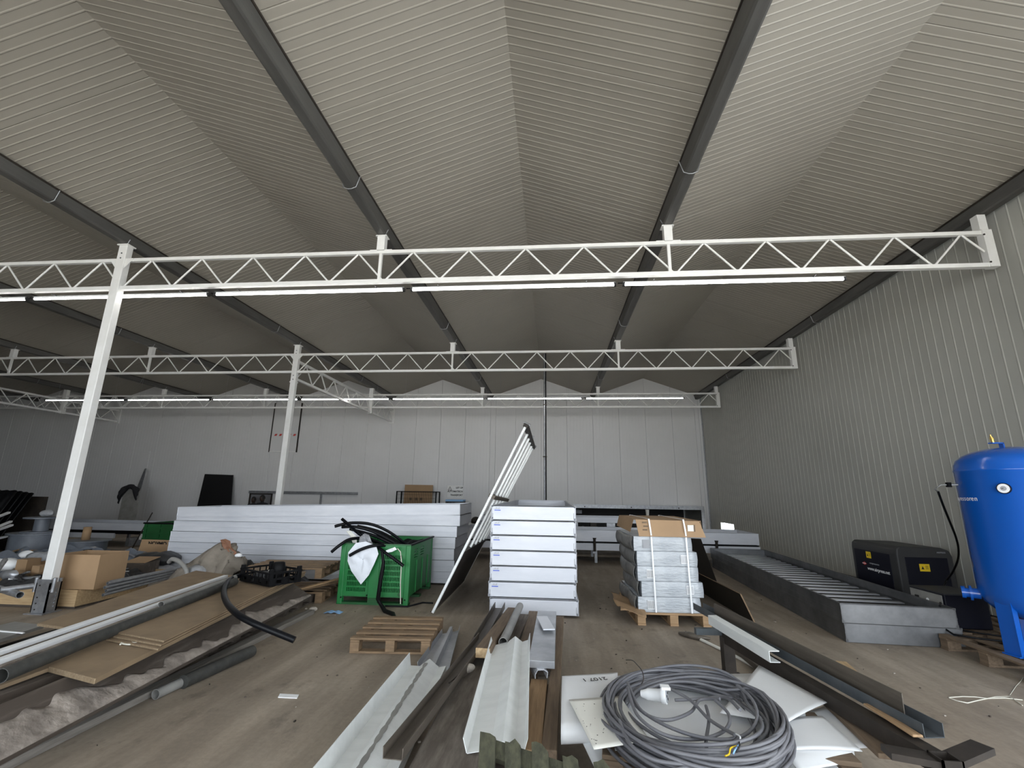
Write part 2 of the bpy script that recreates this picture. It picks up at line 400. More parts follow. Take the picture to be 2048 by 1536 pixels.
# ------------------------------------------------------------------ gutters
GL = {3: 'galvanised roof gutter running along the top of the right wall',
      2: 'galvanised roof gutter nearest the right wall gutter, above the wrapped carton pallet',
      1: 'galvanised roof gutter passing above the green pallet box and leaning frame',
      0: 'galvanised roof gutter resting on the line of white columns',
      -1: 'galvanised roof gutter first to the left of the column line',
      -2: 'galvanised roof gutter second to the left of the column line',
      -3: 'galvanised roof gutter third to the left of the column line',
      -4: 'galvanised roof gutter fourth to the left of the column line',
      -5: 'galvanised roof gutter furthest left under the roof'}
for k in range(-5, 4):
    x = X0+4*k if k < 3 else 5.565
    t = thing('roof_gutter', GL[k], 'gutter', (x, YF, ZG), group='roof gutters')
    mb = MB()
    h = .15; a, b = .065, .105
    ya, yb = YF+.01, YB-.02
    sec = [(-b, h+.0), (-a, .012), (-a+.02, 0), (a-.02, 0), (a, .012), (b, h)]
    vs = [(x+u, ya, ZG+w) for u, w in sec]+[(x+u, yb, ZG+w) for u, w in sec]; n = len(sec)
    mb.add(vs, [(i, i+1, n+i+1, n+i) for i in range(n-1)]); mb.add([(x+u, ya, ZG+w) for u, w in sec], [tuple(range(n))])
    mb.build('gutter_channel', M['gutter'], t)
    for sgn in (-1, 1):
        MB().bar((x+sgn*b, ya, ZG+h-.004), (x+sgn*b, yb, ZG+h-.004), .012, .022).build('dark_gap_lip', M['dark_steel'], t)  # lips coloured dark to stand in for the shaded gap beside the gutter
    for yy in (4.64, 9.55, 14.4):
        hk = MB(); hk.tube([(x-b-.012, yy, ZG+h-.01), (x-a-.012, yy, ZG), (x-.02, yy, ZG-.022), (x+.02, yy, ZG-.022), (x+a+.012, yy, ZG), (x+b+.012, yy, ZG+h-.01)], .006, 6)
        hk.build('gutter_clip', M['galv'], t)

# ------------------------------------------------------------------ columns
def column(x, y, label, base=True, splice=False):
    t = thing('steel_column', label, 'column', (x, y, 0))
    w, d = .135, .105
    mb = MB(); mb.bx(x-w/2, x+w/2, y-d/2, y+d/2, .30 if base else .0, ZG)
    mb.build('shaft', M['white_steel'], t, bevel=.008)
    c = MB()
    for sg in (-1, 1):
        c.add([(x+sg*w/2, y-.02, ZT-.17+.10), (x+sg*(w/2+.12), y-.02, ZT+.02), (x+sg*w/2, y-.02, ZT+.02)], [(0,1,2)])
        c.slab([(x+sg*w/2, y-.035, ZT-.14), (x+sg*(w/2+.13), y-.035, ZT+.02), (x+sg*w/2, y-.035, ZT+.02)], .012, down=(0,1,0))
    c.build('corner_bracket', M['white_steel'], t)
    MB().bx(x-.09, x+.09, y-.07, y+.07, ZG-.02, ZG-.004).build('cap_plate', M['white_steel'], t)
    for sg in (-1, 1):
        MB().tube([(x+sg*.05, y-.05, ZG-.01), (x+sg*.09, y-.05, ZG+.07)], .006, 6).build('gutter_hook', M['galv'], t)
    for z in ((ZT+.10), (ZT+.02)):
        MB().tube([(x, y-d/2-.004, z), (x, y-d/2+.01, z)], .012, 8).build('bolt', M['grey_steel'], t)
    if splice:
        s = MB(); s.bx(x-w/2-.01, x+w/2+.01, y-d/2-.01, y+d/2+.01, ZC-.28, ZC-.25)
        s.build('splice_plate', M['white_steel'], t)
        for z in (ZC-.10, ZC-.2): MB().tube([(x, y-d/2-.008, z), (x, y-d/2+.01, z)], .013, 8).build('bolt', M['grey_steel'], t)
    if base:
        g = MB(); wt = .095
        g.bx(x-wt, x+wt, y-d/2-.022, y-d/2-.004, .012, .40); g.bx(x-wt, x+wt, y+d/2+.004, y+d/2+.022, .012, .40)
        g.bx(x-wt, x-wt+.012, y-d/2-.022, y+d/2+.022, .012, .36); g.bx(x+wt-.012, x+wt, y-d/2-.022, y+d/2+.022, .012, .36)
        cs = g.build('foot_casing', M['galv'], t)
        MB().bx(x-.13, x+.13, y-.12, y+.12, 0, .012).build('base_plate', M['galv'], t)
        for z in (.05, .12, .19, .33): MB().tube([(x-.04, y-d/2-.026, z), (x-.04, y-d/2-.018, z)], .009, 8).build('bolt', M['dark_steel'], cs)
        for sg in (-1, 1):
            MB().tube([(x+sg*.125, y-d/2, .25), (x+sg*.125, y-d/2, .42)], .022, 10).build('sleeve', M['galv'], t)
            MB().bar((x+sg*.09, y-d/2, .27), (x+sg*.125, y-d/2, .27), .03, .02).build('strap', M['galv'], t)
            for z in (.07, .11, .15, .19, .23, .27): MB().tube([(x+sg*(wt-.002), y+.03, z), (x+sg*(wt+.012), y+.03, z)], .012, 6).build('bolt', M['galv'], cs)
    return t
column(X0, Y1, 'near white square steel column standing in a bolted galvanised foot')
column(X0, Y2, 'further white steel column rising behind the long aluminium tray stack', base=True, splice=True)

# ------------------------------------------------------------------ lattice trusses
TOPW = .055
def truss(y, xa, xb, label, posts, wall=False, first=True):
    t = thing('roof_truss', label, 'truss', (xa, y, ZC-.03))
    MB().bx(xa, xb, y-.025, y+.025, ZT-.025, ZT+.025).build('top_chord', M['white_steel'], t)
    MB().bx(xa, xb, y-.03, y+.03, ZC-.027, ZC+.027).build('bottom_chord', M['white_steel'], t)
    n = int(round((xb-xa)/.8+.2)); x = xa
    for k in range(15):
        a, p, b = xa+.8*k, xa+.8*k+.4, xa+.8*k+.8
        ax = a+(.02 if k % 5 == 0 else .012); bxx = b-(.02 if k % 5 == 4 else .012)
        MB().tube([(ax, y, ZC+.02), (p-.01, y, ZT-.02)], .0135, 7).build('diagonal', M['white_steel'], t)
        if wall and k == 14:
            f = (xb-p)/(b-p); MB().tube([(p+.01, y, ZT-.02), (p+(b-p)*f, y, ZT-.02-(ZT-ZC-.04)*f)], .0135, 7).build('diagonal', M['white_steel'], t)
        else: MB().tube([(p+.01, y, ZT-.02), (bxx, y, ZC+.02)], .0135, 7).build('diagonal', M['white_steel'], t)
    for px in posts:
        MB().bx(px-.02, px+.02, y-.02, y+.02, ZC, ZT).build('upright', M['white_steel'], t)
        MB().bx(px-.055, px+.055, y-.05, y+.05, ZT+.02, ZG-.012).build('gutter_post', M['white_steel'], t)
        MB().bx(px-.08, px+.08, y-.06, y+.06, ZG-.014, ZG-.002).build('post_cap', M['white_steel'], t)
        MB().bx(px-.16, px+.16, y-.03, y+.03, ZT+.02, ZT+.032).build('saddle_plate', M['white_steel'], t)
        for sg in (-1, 1): MB().tube([(px+sg*.05, y-.05, ZG-.01), (px+sg*.095, y-.05, ZG+.08)], .006, 6).build('gutter_hook', M['galv'], t)
    if wall:
        MB().bx(xb-.02, xb+.09, y-.045, y+.045, ZC-.03, ZT+.03).build('wall_post', M['white_steel'], t)
        MB().bx(xb-.05, xb+.05, y-.05, y+.05, ZT+.03, ZG-.01).build('gutter_post', M['white_steel'], t)
        for z in (ZC+.03, ZT-.04): MB().tube([(xb-.012, y-.05, z), (xb-.012, y-.04, z)], .012, 8).build('bolt', M['dark_steel'], t)
    return t
cw = .068
XE = 5.50
truss(Y1, X0+cw, XE, 'nearest white lattice truss, from the near column to the right wall', (X0+4, X0+8), True)
truss(Y1, X0-12+cw, X0-cw, 'nearest white lattice truss leaving the near column away from the right wall', (X0-4, X0-8))
truss(Y2, X0+cw, XE, 'middle white lattice truss, from the further column to the right wall', (X0+4, X0+8), True)
truss(Y2, X0-12+cw, X0-cw, 'middle white lattice truss leaving the further column away from the right wall', (X0-4, X0-8))
truss(Y3, X0+cw, XE, 'furthest white lattice truss, close to the back wall, reaching the right wall', (X0+4, X0+8), True)
truss(Y3, X0-12+cw, X0-cw, 'furthest white lattice truss, close to the back wall, left of the column line', (X0-4, X0-8))
truss(Y3, X0-20, X0-12-cw, 'furthest white lattice truss at the dark far left end of the hall', (X0-16,))
def long_truss(x, ya, yb, label):
    t = thing('girder_truss', label, 'truss', (x, ya, ZC-.17))
    zb, zt = ZC-.17, ZT-.16
    MB().bx(x-.03, x+.03, ya, yb, zt-.03, zt+.03).build('top_chord', M['white_steel'], t)
    MB().bx(x-.03, x+.03, ya, yb, zb-.03, zb+.03).build('bottom_chord', M['white_steel'], t)
    n = 9; s = (yb-ya)/n
    for k in range(n):
        MB().tube([(x, ya+s*k, zb+.02), (x, ya+s*(k+.5), zt-.02)], .018, 7).build('diagonal', M['white_steel'], t)
        MB().tube([(x, ya+s*(k+.5), zt-.02), (x, ya+s*(k+1), zb+.02)], .018, 7).build('diagonal', M['white_steel'], t)
    MB().bx(x-.07, x+.07, Y3-.06, Y3+.06, zb-.05, ZG-.01).build('gutter_post', M['white_steel'], t)
    MB().bx(x-.1, x+.1, yb-.06, yb, zb-.08, zt+.06).build('wall_bracket', M['white_steel'], t)
long_truss(X0, Y2+.085, YB-.005, 'lengthwise white girder from the further column to the back wall')
long_truss(X0-12, Y2+.06, YB-.005, 'lengthwise white girder at the far left ending on the back wall')

# ------------------------------------------------------------------ linear LED lamps
def led_row(y, z, x_end, n, names, wires=False):
    pitch = 2.955
    for k in range(n):
        xb = x_end-pitch*k; xa = xb-pitch+.10
        t = thing('led_batten', names[k], 'lamp', ((xa+xb)/2, y, z), group='linear lamps under the roof')
        MB().bx(xa, xb, y-.022, y+.022, z+.004, z+.03).build('housing', M['white_pl'], t)
        ln = MB(); ln.tube([(xa+.02, y, z), (xb-.02, y, z)], .019, 10)
        o = ln.build('lens', M['led'], t)
        for xx in (xa+.008, xb-.008): MB().box((xx, y, z+.002), (.03, .046, .05)).build('end_cap', M['dgrey'], t)
        MB().tube([(xa-.07, y, z+.018), (xa, y, z+.018)], .008, 6).build('connector', M['black'], t)
        xs = (xa+.4, xb-.4)
        for xx in xs:
            if wires: MB().tube([(xx, y, z+.03), (xx, y, roof_z(xx)-.0)], .0025, 4).build('hanging_wire', M['galv'], t)
            else: MB().bx(xx-.006, xx+.006, y-.09, y+.012, z+.028, z+.036).build('mounting_clip', M['dgrey'], t)
NR_ = ['lit white linear lamp under the nearest truss, first from the right wall', 'lit white linear lamp under the nearest truss, second from the right wall',
 'lit white linear lamp under the nearest truss, third from the right wall', 'lit white linear lamp under the nearest truss, crossing beside the near column',
 'lit white linear lamp under the nearest truss, just left of the near column', 'lit white linear lamp under the nearest truss, beyond the frame to the left']
led_row(Y1+.105, 4.335, 3.834, 5, NR_)
NF = ['first', 'second', 'third', 'fourth', 'fifth', 'sixth', 'seventh']
led_row(13.5, 4.31, 3.86, 7, ['lit linear lamp of the far hanging row, %s from the right wall' % a for a in NF], True)

# ------------------------------------------------------------------ aluminium trays
def tray_parts(t, W, L, H, m, slats=False, two_tone=False, floor_z=.05):
    """long axis along local y, base centre at the thing's origin"""
    th = .03
    def rail(n, ax):
        mb = MB()
        # wall section: flat web with a shallow step, a foot and a rolled lip
        if ax == 'x':
            for s in (-1, 1):
                mb = MB(); x = s*W/2
                mb.bx(x-(th if s > 0 else 0), x+(0 if s > 0 else th), -L/2, L/2, H-.022, H)
                xa, xb = sorted((x-s*.008, x-s*.013)); mb.bx(xa, xb, -L/2, L/2, .03, H-.022)
                xa, xb = sorted((x-s*.001, x-s*.013)); mb.bx(xa, xb, -L/2, L/2, H*.44, H*.50)
                xa, xb = sorted((x, x-s*th)); mb.bx(xa, xb, -L/2, L/2, 0, .03)
                mb.build('side_rail', m, t, world=False)
        else:
            for s in (-1, 1):
                mb = MB(); y = s*L/2
                ya, yb = sorted((y, y-s*.010)); mb.bx(-W/2+.002, W/2-.002, ya, yb, 0, H)
                ya, yb = sorted((y, y-s*th)); mb.bx(-W/2+.002, W/2-.002, ya, yb, H-.014, H)
                mb.build('end_rail', m, t, world=False, bevel=.003)
    rail('side', 'x'); rail('end', 'y')
    if slats:
        n = int(L/.235)
        for k in range(n):
            y = -L/2+.12+k*(L-.24)/(n-1)
            s = MB()
            s.grid(lambda u, v: (-W/2+.035+u*(W-.07), y-.065+v*.13, floor_z+.045+.006*math.sin(v*PI)), 1, 8, .006)
            s.build('floor_slat', M['alu'], t, world=False)
        MB().bx(-W/2+.03, W/2-.03, -L/2+.02, L/2-.02, floor_z-.01, floor_z).build('bottom_panel', M['dark_steel'], t, world=False)  # panel coloured dark to stand in for shade in the slat gaps
    else:
        MB().bx(-W/2+.02, W/2-.02, -L/2+.02, L/2-.02, floor_z, floor_z+.006).build('bottom_panel', M['alu_dull'], t, world=False)

# centre stack: seven trays, ends towards the door
WC, LC, PC = 1.155, 5.0, .194
cen = Vector(((-0.843, 6.479, 0.000)[0]+(0.324, 6.425, 0.000)[0], 0, 0))/2
names = ['bottom', 'second', 'third', 'fourth', 'fifth', 'sixth', 'topmost']
tr0 = None
offs = [(.012, -.03), (-.012, .0), (0, .012), (.0, .01), (-.004, .018), (-.002, .022), (0, .02)]
for k in range(7):
    lab = '%s aluminium tray%s in the tall central stack, blue sticker at its corner' % (names[k], '' if k in (0, 6) else ' from the bottom')
    if k == 0: lab = 'bottom aluminium tray of the tall central stack, behind the scrap wood'
    loc = (cen.x+offs[k][0], 6.44+LC/2+offs[k][1], .03+PC*k)
    if k == 0:
        t = thing('aluminium_tray', lab, 'tray', loc, 0, 'aluminium trays in the central stack')
        tray_parts(t, WC, LC, PC-.008, M['alu'])
        MB().bx(-WC/2+.02, -WC/2+.028, -LC/2-.002, -LC/2, .03, .085).build('corner_tag', M['greymark'], t, world=False)
        MB().bx(WC/2-.035, WC/2-.028, -LC/2-.002, -LC/2, .02, .10).build('corner_tag', M['greymark'], t, world=False)
        tr0 = t
    else:
        c = copy_tree(tr0, loc, 0, lab)
        s = MB(); s.bx(-WC/2+.045, -WC/2+.13, -LC/2-.0025, -LC/2-.0002, .118, .128); st = s.build('sticker', M['bluemark'], c, world=False)
        s2 = MB()
        for q in range(6): s2.bx(-WC/2+.05+q*.012, -WC/2+.056+q*.012, -LC/2-.0025, -LC/2-.0002, .138, .148+.006*(q % 3))
        s2.build('print', M['greymark'], c, world=False)
# low blocks that carry the bottom tray
for i, (bx_, by_) in enumerate(((-.5, 6.75), (.5, 6.75), (-.5, 9.6), (.5, 9.6))):
    o = MB().box((cen.x+bx_*.8, by_, .014), (.12, .3, .028)).build('wood_block', M['wood_dark'], origin=(cen.x+bx_*.8, by_, 0))
    tag(o, 'dark wooden block under the central tray stack, %s' % ('front left', 'front right', 'back left', 'back right')[i], 'block')

# long stack on the left: trays lie across the view
XA, XB_, YL = -6.96, -1.66, 8.22
LL = XB_-XA
PL = .188
for k in range(7):
    dx = [-.03, -.02, -.035, -.02, .0, .05, .05][k]; dy = [.02, 0, .01, 0, .012, -.004, -.015][k]
    lab = '%s aluminium tray%s in the long low stack behind the green pallet box' % (names[k], '' if k in (0, 6) else ' from the bottom')
    loc = ((XA+XB_)/2+dx, YL+WC/2+dy, .03+PL*k)
    t = thing('aluminium_tray', lab, 'tray', loc, -PI/2, 'aluminium trays in the long stack')
    L_ = LL
    if k == 6: t.location.z -= .066; t.rotation_euler = (.0251, 0, -PI/2)
    if k == 0 or k == 6:
        tray_parts(t, WC, L_, PL-.007, M['alu'])
        if k == 0: lt0 = t
    else:
        for ch in lt0.children: copy_tree(ch, parent=t)
for i, (bx_, by_) in enumerate(((XA+.4, YL+.25), (-4.3, YL+.25), (XB_-.4, YL+.25), (XA+.4, YL+.95), (-4.3, YL+.95), (XB_-.4, YL+.95))):
    o = MB().box((bx_, by_, .014), (.3, .12, .028)).build('wood_block', M['wood_dark'], origin=(bx_, by_, 0))
    tag(o, 'dark wooden block under the long tray stack, %s %s' % (('front', 'front', 'front', 'back', 'back', 'back')[i], ('far left', 'middle', 'right end')[i % 3]), 'block')

# leaning bench frame propped against the central stack
B0, T0 = Vector((-1.55, 6.33, .03)), Vector((-0.357, 6.420, 2.487))
B1, T1 = Vector((-1.56, 8.45, .03)), Vector((-0.334, 8.350, 2.372))
t = thing('bench_frame', 'long white aluminium bench frame leaning steeply against the central tray stack', 'frame', (B0.x, B0.y, 0))
def lf(u, v):   # u up the frame, v along the depth
    return (B0*(1-u)+T0*u)*(1-v)+(B1*(1-u)+T1*u)*v
upn = (T0-B0).cross(B1-B0).normalized()
if upn.z < 0: upn.negate()
MB().bar(lf(0,0), lf(1.0,0), .055, .03, (1,0,.3)).build('edge_rail', M['white_metal'], t)
MB().bar(lf(0,1), lf(1.0,1), .055, .03, (1,0,.3)).build('edge_rail', M['white_metal'], t)
for v in (.27, .47, .67, .87): MB().bar(lf(.30,v), lf(.985,v), .06, .03, upn).build('slat', M['white_metal'], t)
MB().bar(lf(.995,-.02), lf(.995,1.02), .05, .07, upn).build('top_rail', M['dark_steel'], t)
MB().bar(lf(.60,0)-upn*.03, lf(.60,1)-upn*.03, .05, .05, upn).build('cross_bar', M['rust_steel'], t)
MB().bar(lf(.60,0)+upn*.028, lf(.60,1)+upn*.028, .05, .012, upn).build('cross_bar', M['rust_steel'], t)
MB().bar(lf(.30,0), lf(.30,1), .05, .04, upn).build('cross_bar', M['dark_steel'], t)
mb = MB(); mb.slab([lf(.01,.03), lf(.01,.98), lf(.30,.98), lf(.30,.03)], .012, down=-upn); mb.build('lower_shade_panel', M['dark_steel'], t)  # dark sheet added to stand in for shade on the lower frame
MB().bar(lf(.012,0), lf(.012,1), .03, .03, upn).build('bottom_rail', M['rust_steel'], t)
for v in (0.0, .5, 1): MB().tube([lf(1.005,v)+upn*.05, lf(1.005,v)-upn*.05], .02, 8).build('bolt', M['galv'], t)

# two long trays on the floor by the right wall
pa, pb = Vector((3.218, 5.813, 0.000)), Vector((4.385, 5.818, -0.000))
WR = (pb-pa).length; LR = 5.32; ang = math.radians(-3.4)
ctr = (pa+pb)/2+Vector((math.sin(-ang), math.cos(-ang), 0))*LR/2
t = thing('aluminium_tray', 'lower of two long dull aluminium trays on the floor by the right wall', 'tray', (ctr.x, ctr.y, .002), ang, 'trays beside the right wall')
tray_parts(t, WR, LR, .2, M['alu_dull'])
t = thing('aluminium_tray', 'upper of two long dull aluminium trays, open with shiny slats across its floor', 'tray', (ctr.x-.035, ctr.y-.02, .203), ang, 'trays beside the right wall')
tray_parts(t, WR-.02, LR, .2, M['alu_dull'], slats=True, floor_z=.035)

# ------------------------------------------------------------------ pallets
def pallet(name, label, loc, rz, W, L, m, H=.144, boards=5, blocks=True, tilt=None, group=None, bottom=True):
    """top boards run along local x (width W); stretchers along y"""
    t = thing(name, label, 'pallet', loc, rz, group)
    bw = .10
    for k in range(boards):
        y = -L/2+bw/2+k*(L-bw)/(boards-1)
        MB().box((0, y, H-.011), (W, bw*random.uniform(.92, 1.06), .022)).build('deck_board', m, t, world=False, bevel=.003)
    for x in (-W/2+.05, 0, W/2-.05):
        MB().box((x, 0, H-.033), (.10, L, .022)).build('stretcher', m, t, world=False, bevel=.003)
        for y in (-L/2+.07, 0, L/2-.07): MB().box((x, y, .022+(H-.066)/2), (.10, .13, H-.066)).build('block', m, t, world=False, bevel=.004)
        if bottom: MB().box((x, 0, .011), (.10, L, .022)).build('base_board', m, t, world=False, bevel=.003)
    return t
# small empty pallet in the middle of the floor (front edge towards the camera)
fa, fb = Vector((-1.992, 4.797, -0.000)), Vector((-1.197, 4.858, 0.000)); fr = Vector((-1.291, 5.658, 0.000)); mid = (fa+fb)/2
rz = math.atan2(fb.y-fa.y, fb.x-fa.x)
W_p = (fb-fa).length; dirp = Vector((-math.sin(rz), math.cos(rz), 0))
t = thing('wooden_pallet', 'empty light brown wooden pallet alone on the floor before the green box', 'pallet', tuple(mid+dirp*.42), rz)
for k in range(5):
    y = -.42+.05+k*.185
    MB().box((0, y, .133), (W_p, .085+.02*(k % 2), .02)).build('deck_board', M['wood_pallet'], t, world=False, bevel=.003)
for x in (-W_p/2+.05, 0, W_p/2-.05):
    MB().box((x, 0, .114), (.09, .84, .018)).build('stretcher', M['wood_pallet'], t, world=False, bevel=.003)
    for y in (-.36, 0, .36): MB().box((x, y, .063), (.09, .12, .084)).build('block', M['wood_pallet'], t, world=False, bevel=.004)
for y in (-.36, 0, .36): MB().box((0, y, .011), (W_p, .09, .02)).build('base_board', M['wood_pallet'], t, world=False, bevel=.003)

# ------------------------------------------------------------------ wrapped carton pallet
pl, pr = Vector((1.031, 6.206, 0.000)), Vector((1.915, 6.243, 0.000))
rz = math.atan2(pr.y-pl.y, pr.x-pl.x); rzw = rz
dv = Vector((-math.sin(rz), math.cos(rz), 0)); rv = Vector((math.cos(rz), math.sin(rz), 0))
pc = (pl+pr)/2+dv*.6
pallet('wooden_pallet', 'new orange-brown pallet carrying the white wrapped cartons', tuple(pc), rz, (pr-pl).length, 1.2, M['wood_tan'])
YW = pl.y+.03
rowsW = [(1373,1786,1250,1362), (1400,1812,1140,1247), (1378,1786,1035,1139), (1378,1786,924,1033), (1360,1756,834,922)]
zc = .146
WD = ['lowest', 'second from the bottom', 'middle', 'fourth from the bottom', 'uppermost']
HW = .178
for k, (xa, xb, ya, yb) in enumerate(rowsW):
    def px(c): return 860+c/3.268
    a = Vector(((px(xa)-1373/3.268-860)*0, 0, 0))
    wx0 = (px(xa)-1276)/149.0*(pr-pl).length; wx1 = (px(xb)-1276)/149.0*(pr-pl).length
    base = pl+rv*((wx0+wx1)/2)+dv*.57
    t = thing('wrapped_carton', 'white plastic-wrapped carton, %s of the strapped pallet stack' % WD[k], 'carton', (base.x, base.y, zc), rzw, 'wrapped cartons on the pallet')
    w = wx1-wx0; d = 1.08; h = HW-.004
    rr = random.Random(k)
    def wob(x, y, z, s=.006): return (x+rr.uniform(-s, s), y+rr.uniform(-s, s), z+rr.uniform(-s, s)*.5)
    mb = MB()
    def shell(u, v, w=w, d=d, h=h):
        # u runs round the four sides, v from bottom to top edge
        p = u*4; s = int(min(p, 3.999)); f = p-s
        c = [(-w/2,-d/2), (w/2,-d/2), (w/2,d/2), (-w/2,d/2), (-w/2,-d/2)]
        x = c[s][0]+(c[s+1][0]-c[s][0])*f; y = c[s][1]+(c[s+1][1]-c[s][1])*f
        k1 = math.sin(v*PI); bulge = 1+.012*k1+.004*math.sin(23*u+k*2+v*4)
        return (x*bulge, y*bulge, v*h)
    mb.grid(shell, 32, 6)
    mb.add([(-w/2,-d/2,h-.001), (w/2,-d/2,h-.001), (w/2,d/2,h-.001), (-w/2,d/2,h-.001)], [(0,1,2,3)])
    mb.add([(-w/2,-d/2,.001), (w/2,-d/2,.001), (w/2,d/2,.001), (-w/2,d/2,.001)], [(3,2,1,0)])
    mb.build('carton', M['wrap'], t, world=False)
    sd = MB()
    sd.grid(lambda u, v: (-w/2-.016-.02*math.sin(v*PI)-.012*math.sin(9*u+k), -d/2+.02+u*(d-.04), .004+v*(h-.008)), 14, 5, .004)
    sd.build('side_wrap', M['wrap_side'], t, world=False)  # darker grey plastic over the left side
    lx = -w/2+.15 if k in (0, 2, 4) else w/2-.16
    lb = MB(); lb.box((lx, -d/2-.014, h*.5), (.085, .002, h*.58)); lbo = lb.build('barcode_label', M['white_pl'] if k != 4 else M['greymark'], t, world=False)
    bars = MB()
    for q in range(7): bars.box((lx-.034+q*.0112, -d/2-.0155, h*.5), (.006, .001, h*.5))
    bars.build('print', M['greyink'] if k in (0, 2) else M['greymark'], lbo, world=False)
    zc += HW
# cardboard lid over the stack
t = thing('cardboard_cover', 'open brown cardboard lid on top of the strapped white carton stack', 'lid', (pc.x, pc.y, zc), rzw)
w = (pr-pl).length*.93; zc0 = 0.0
mb = MB(); mb.slab([(-w/2, -.57, .205), (w/2+.0, -.57, .195), (w/2+.0, .55, .205), (-w/2, .55, .205)], .008); mb.build('top_panel', M['card'], t, world=False)
mb = MB(); mb.slab([(-w/2+.00, -.585, .205), (w/2-.02, -.585, .195), (w/2+.04, -.615, -.0), (-w/2+.03, -.615, .002)], .007, down=(0,1,0)); fl = mb.build('front_flap', M['card'], t, world=False)
mb = MB(); mb.slab([(-w/2-.01, -.50, .205), (-w/2-.01, .5, .205), (-w/2-.06, .45, .06), (-w/2-.045, -.42, .04)], .007, down=(1,0,0)); mb.build('side_flap', M['card_dark'], t, world=False)
mb = MB(); mb.slab([(w/2+.01, -.55, .2), (w/2+.01, .5, .2), (w/2+.03, .5, .03), (w/2+.03, -.55, .03)], .007, down=(-1,0,0)); mb.build('side_flap', M['card'], t, world=False)
mb = MB(); mb.box((w/2-.14, -.606, .11), (.075, .002, .075)); mb.build('print', M['cream_sheet'], fl, world=False)
mb = MB(); mb.box((w/2-.09, -.606, .11), (.012, .002, .085)); mb.build('print', M['wood_brown'], fl, world=False)
mb = MB()
for q in range(3): mb.box((-w/2+.11+.012*(q % 2), -.604, .17-.045*q), (.06, .002, .018))
mb.build('print', M['wood_brown'], fl, world=False)
# the two white straps over everything
for i, fx in enumerate((.245, .735)):
    mb = MB(); x = (fx-.5)*(pr-pl).length
    pth = [(x+.012, -.60, .15), (x+.008, -.602, .5), (x, -.603, 1.02), (x-.002, -.612, 1.05), (x-.012, -.628, 1.12), (x-.02, -.6, zc+.214), (x-.02, .56, zc+.214), (x-.02, .575, .6), (x-.02, .575, .15)]
    for a, b in zip(pth[:-1], pth[1:]): mb.bar(a, b, .019, .003, (0, -1, .01) if abs(a[1]-b[1]) < .2 else (0,0,1))
    o = mb.build('strap', M['white_pl'], origin=(0,0,0), world=False)
    o.location = (pc.x, pc.y, 0); o.rotation_euler = (0, 0, rzw)
    tag(o, ['white packing strap round the wrapped carton stack, nearer the central tray stack', 'white packing strap round the wrapped carton stack, nearer the right wall'][i], 'strap')
# torn cardboard poking out at its foot
rr = random.Random(3)
t0_ = Vector((0.925, 6.029, 0.145))
mb = MB(); mb.grid(lambda u, v: (t0_.x-.12+u*.30+.02*math.sin(v*9), t0_.y+.0+v*.95, .155+.05*(1-u)+.02*math.sin(v*14+u*5)), 6, 14, .006)
tag(mb.build('torn_cardboard', M['card_dark'], origin=(t0_.x, t0_.y, .15)), 'torn dirty cardboard sheet sticking out under the wrapped cartons', 'cardboard')

# ------------------------------------------------------------------ dark boards beside the carton pallet
q0, q1 = Vector((2.50, 6.46, .004)), Vector((2.36, 6.47, .345))
dd = Vector((-.10, 2.6, 0))
mb = MB(); mb.slab([q0, q0+dd, q1+dd, q1], .016, down=(1,0,.3), mi=0)
o = mb.build('film_faced_board', [M['brown_board']], origin=(2.5, 6.46, 0))
tag(o, 'low dark brown film-faced board standing on edge beside the carton pallet', 'board')
t_e = MB(); t_e.bar(q1+Vector((.006,0,.002)), q1+dd+Vector((.006,0,.002)), .014, .004); t_e.bar(q0+Vector((.008,-.003,0)), q1+Vector((.008,-.003,0)), .016, .006, (0,-1,0)); t_e.build('raw_edge', M['wood_pallet'], o)
a = Vector((2.733, 8.300, 0.112)); b = Vector((2.421, 8.100, 0.856))
mb = MB(); base = Vector((a.x, 8.3, .01)); mb.slab([base, base+Vector((-.75,.25,0)), b+Vector((-.7,.25,0)), b], .02, down=(0,1,.1))
tag(mb.build('dark_plywood_sheet', M['brown_board'], origin=tuple(base)), 'upright dark brown sheet leaning behind the wrapped carton stack', 'board')

# ------------------------------------------------------------------ green pallet box
ga, gb = Vector((-3.029, 6.708, 0.000)), Vector((-2.005, 6.715, 0.000)); gc = Vector((-2.011, 7.938, 0.000))
rz = math.atan2(gb.y-ga.y, gb.x-ga.x); Wg = (gb-ga).length; Dg = 1.28; Hg = .80
gl = (ga+gb)/2; dg = Vector((-math.sin(rz), math.cos(rz), 0))
gcen = gl+dg*Dg/2
t = thing('pallet_box', 'open green plastic pallet box overflowing with black hoses in front of trays', 'box', tuple(gcen), rz)
gw = .035
def slotted(mb, x0, x1, z0, z1, y0, y1, slots):
    """front panel with real vertical slots: slots = list of (xa,xb,za,zb)"""
    xs = sorted({x0, x1} | {round(s[0], 4) for s in slots} | {round(s[1], 4) for s in slots})
    for a, b in zip(xs[:-1], xs[1:]):
        zs = sorted([(s[2], s[3]) for s in slots if s[0] <= a+1e-4 and s[1] >= b-1e-4]); z = z0
        for za, zb in zs:
            if za > z+1e-4: mb.bx(a, b, y0, y1, z, za)
            z = zb
        if z1 > z+1e-4: mb.bx(a, b, y0, y1, z, z1)
slots = []
for side in (-1, 1):
    for r in range(7):
        for k in range(12):
            xc = side*Wg*.245+(k-5.5)*.0235; za = .17+r*.073
            slots.append((round(xc-.006, 4), round(xc+.006, 4), za, za+.052))
mb = MB(); slotted(mb, -Wg/2+.06, Wg/2-.06, .11, Hg, -Dg/2+.012, -Dg/2+.03, slots)
mb.build('front_wall', M['green'], t, world=False)
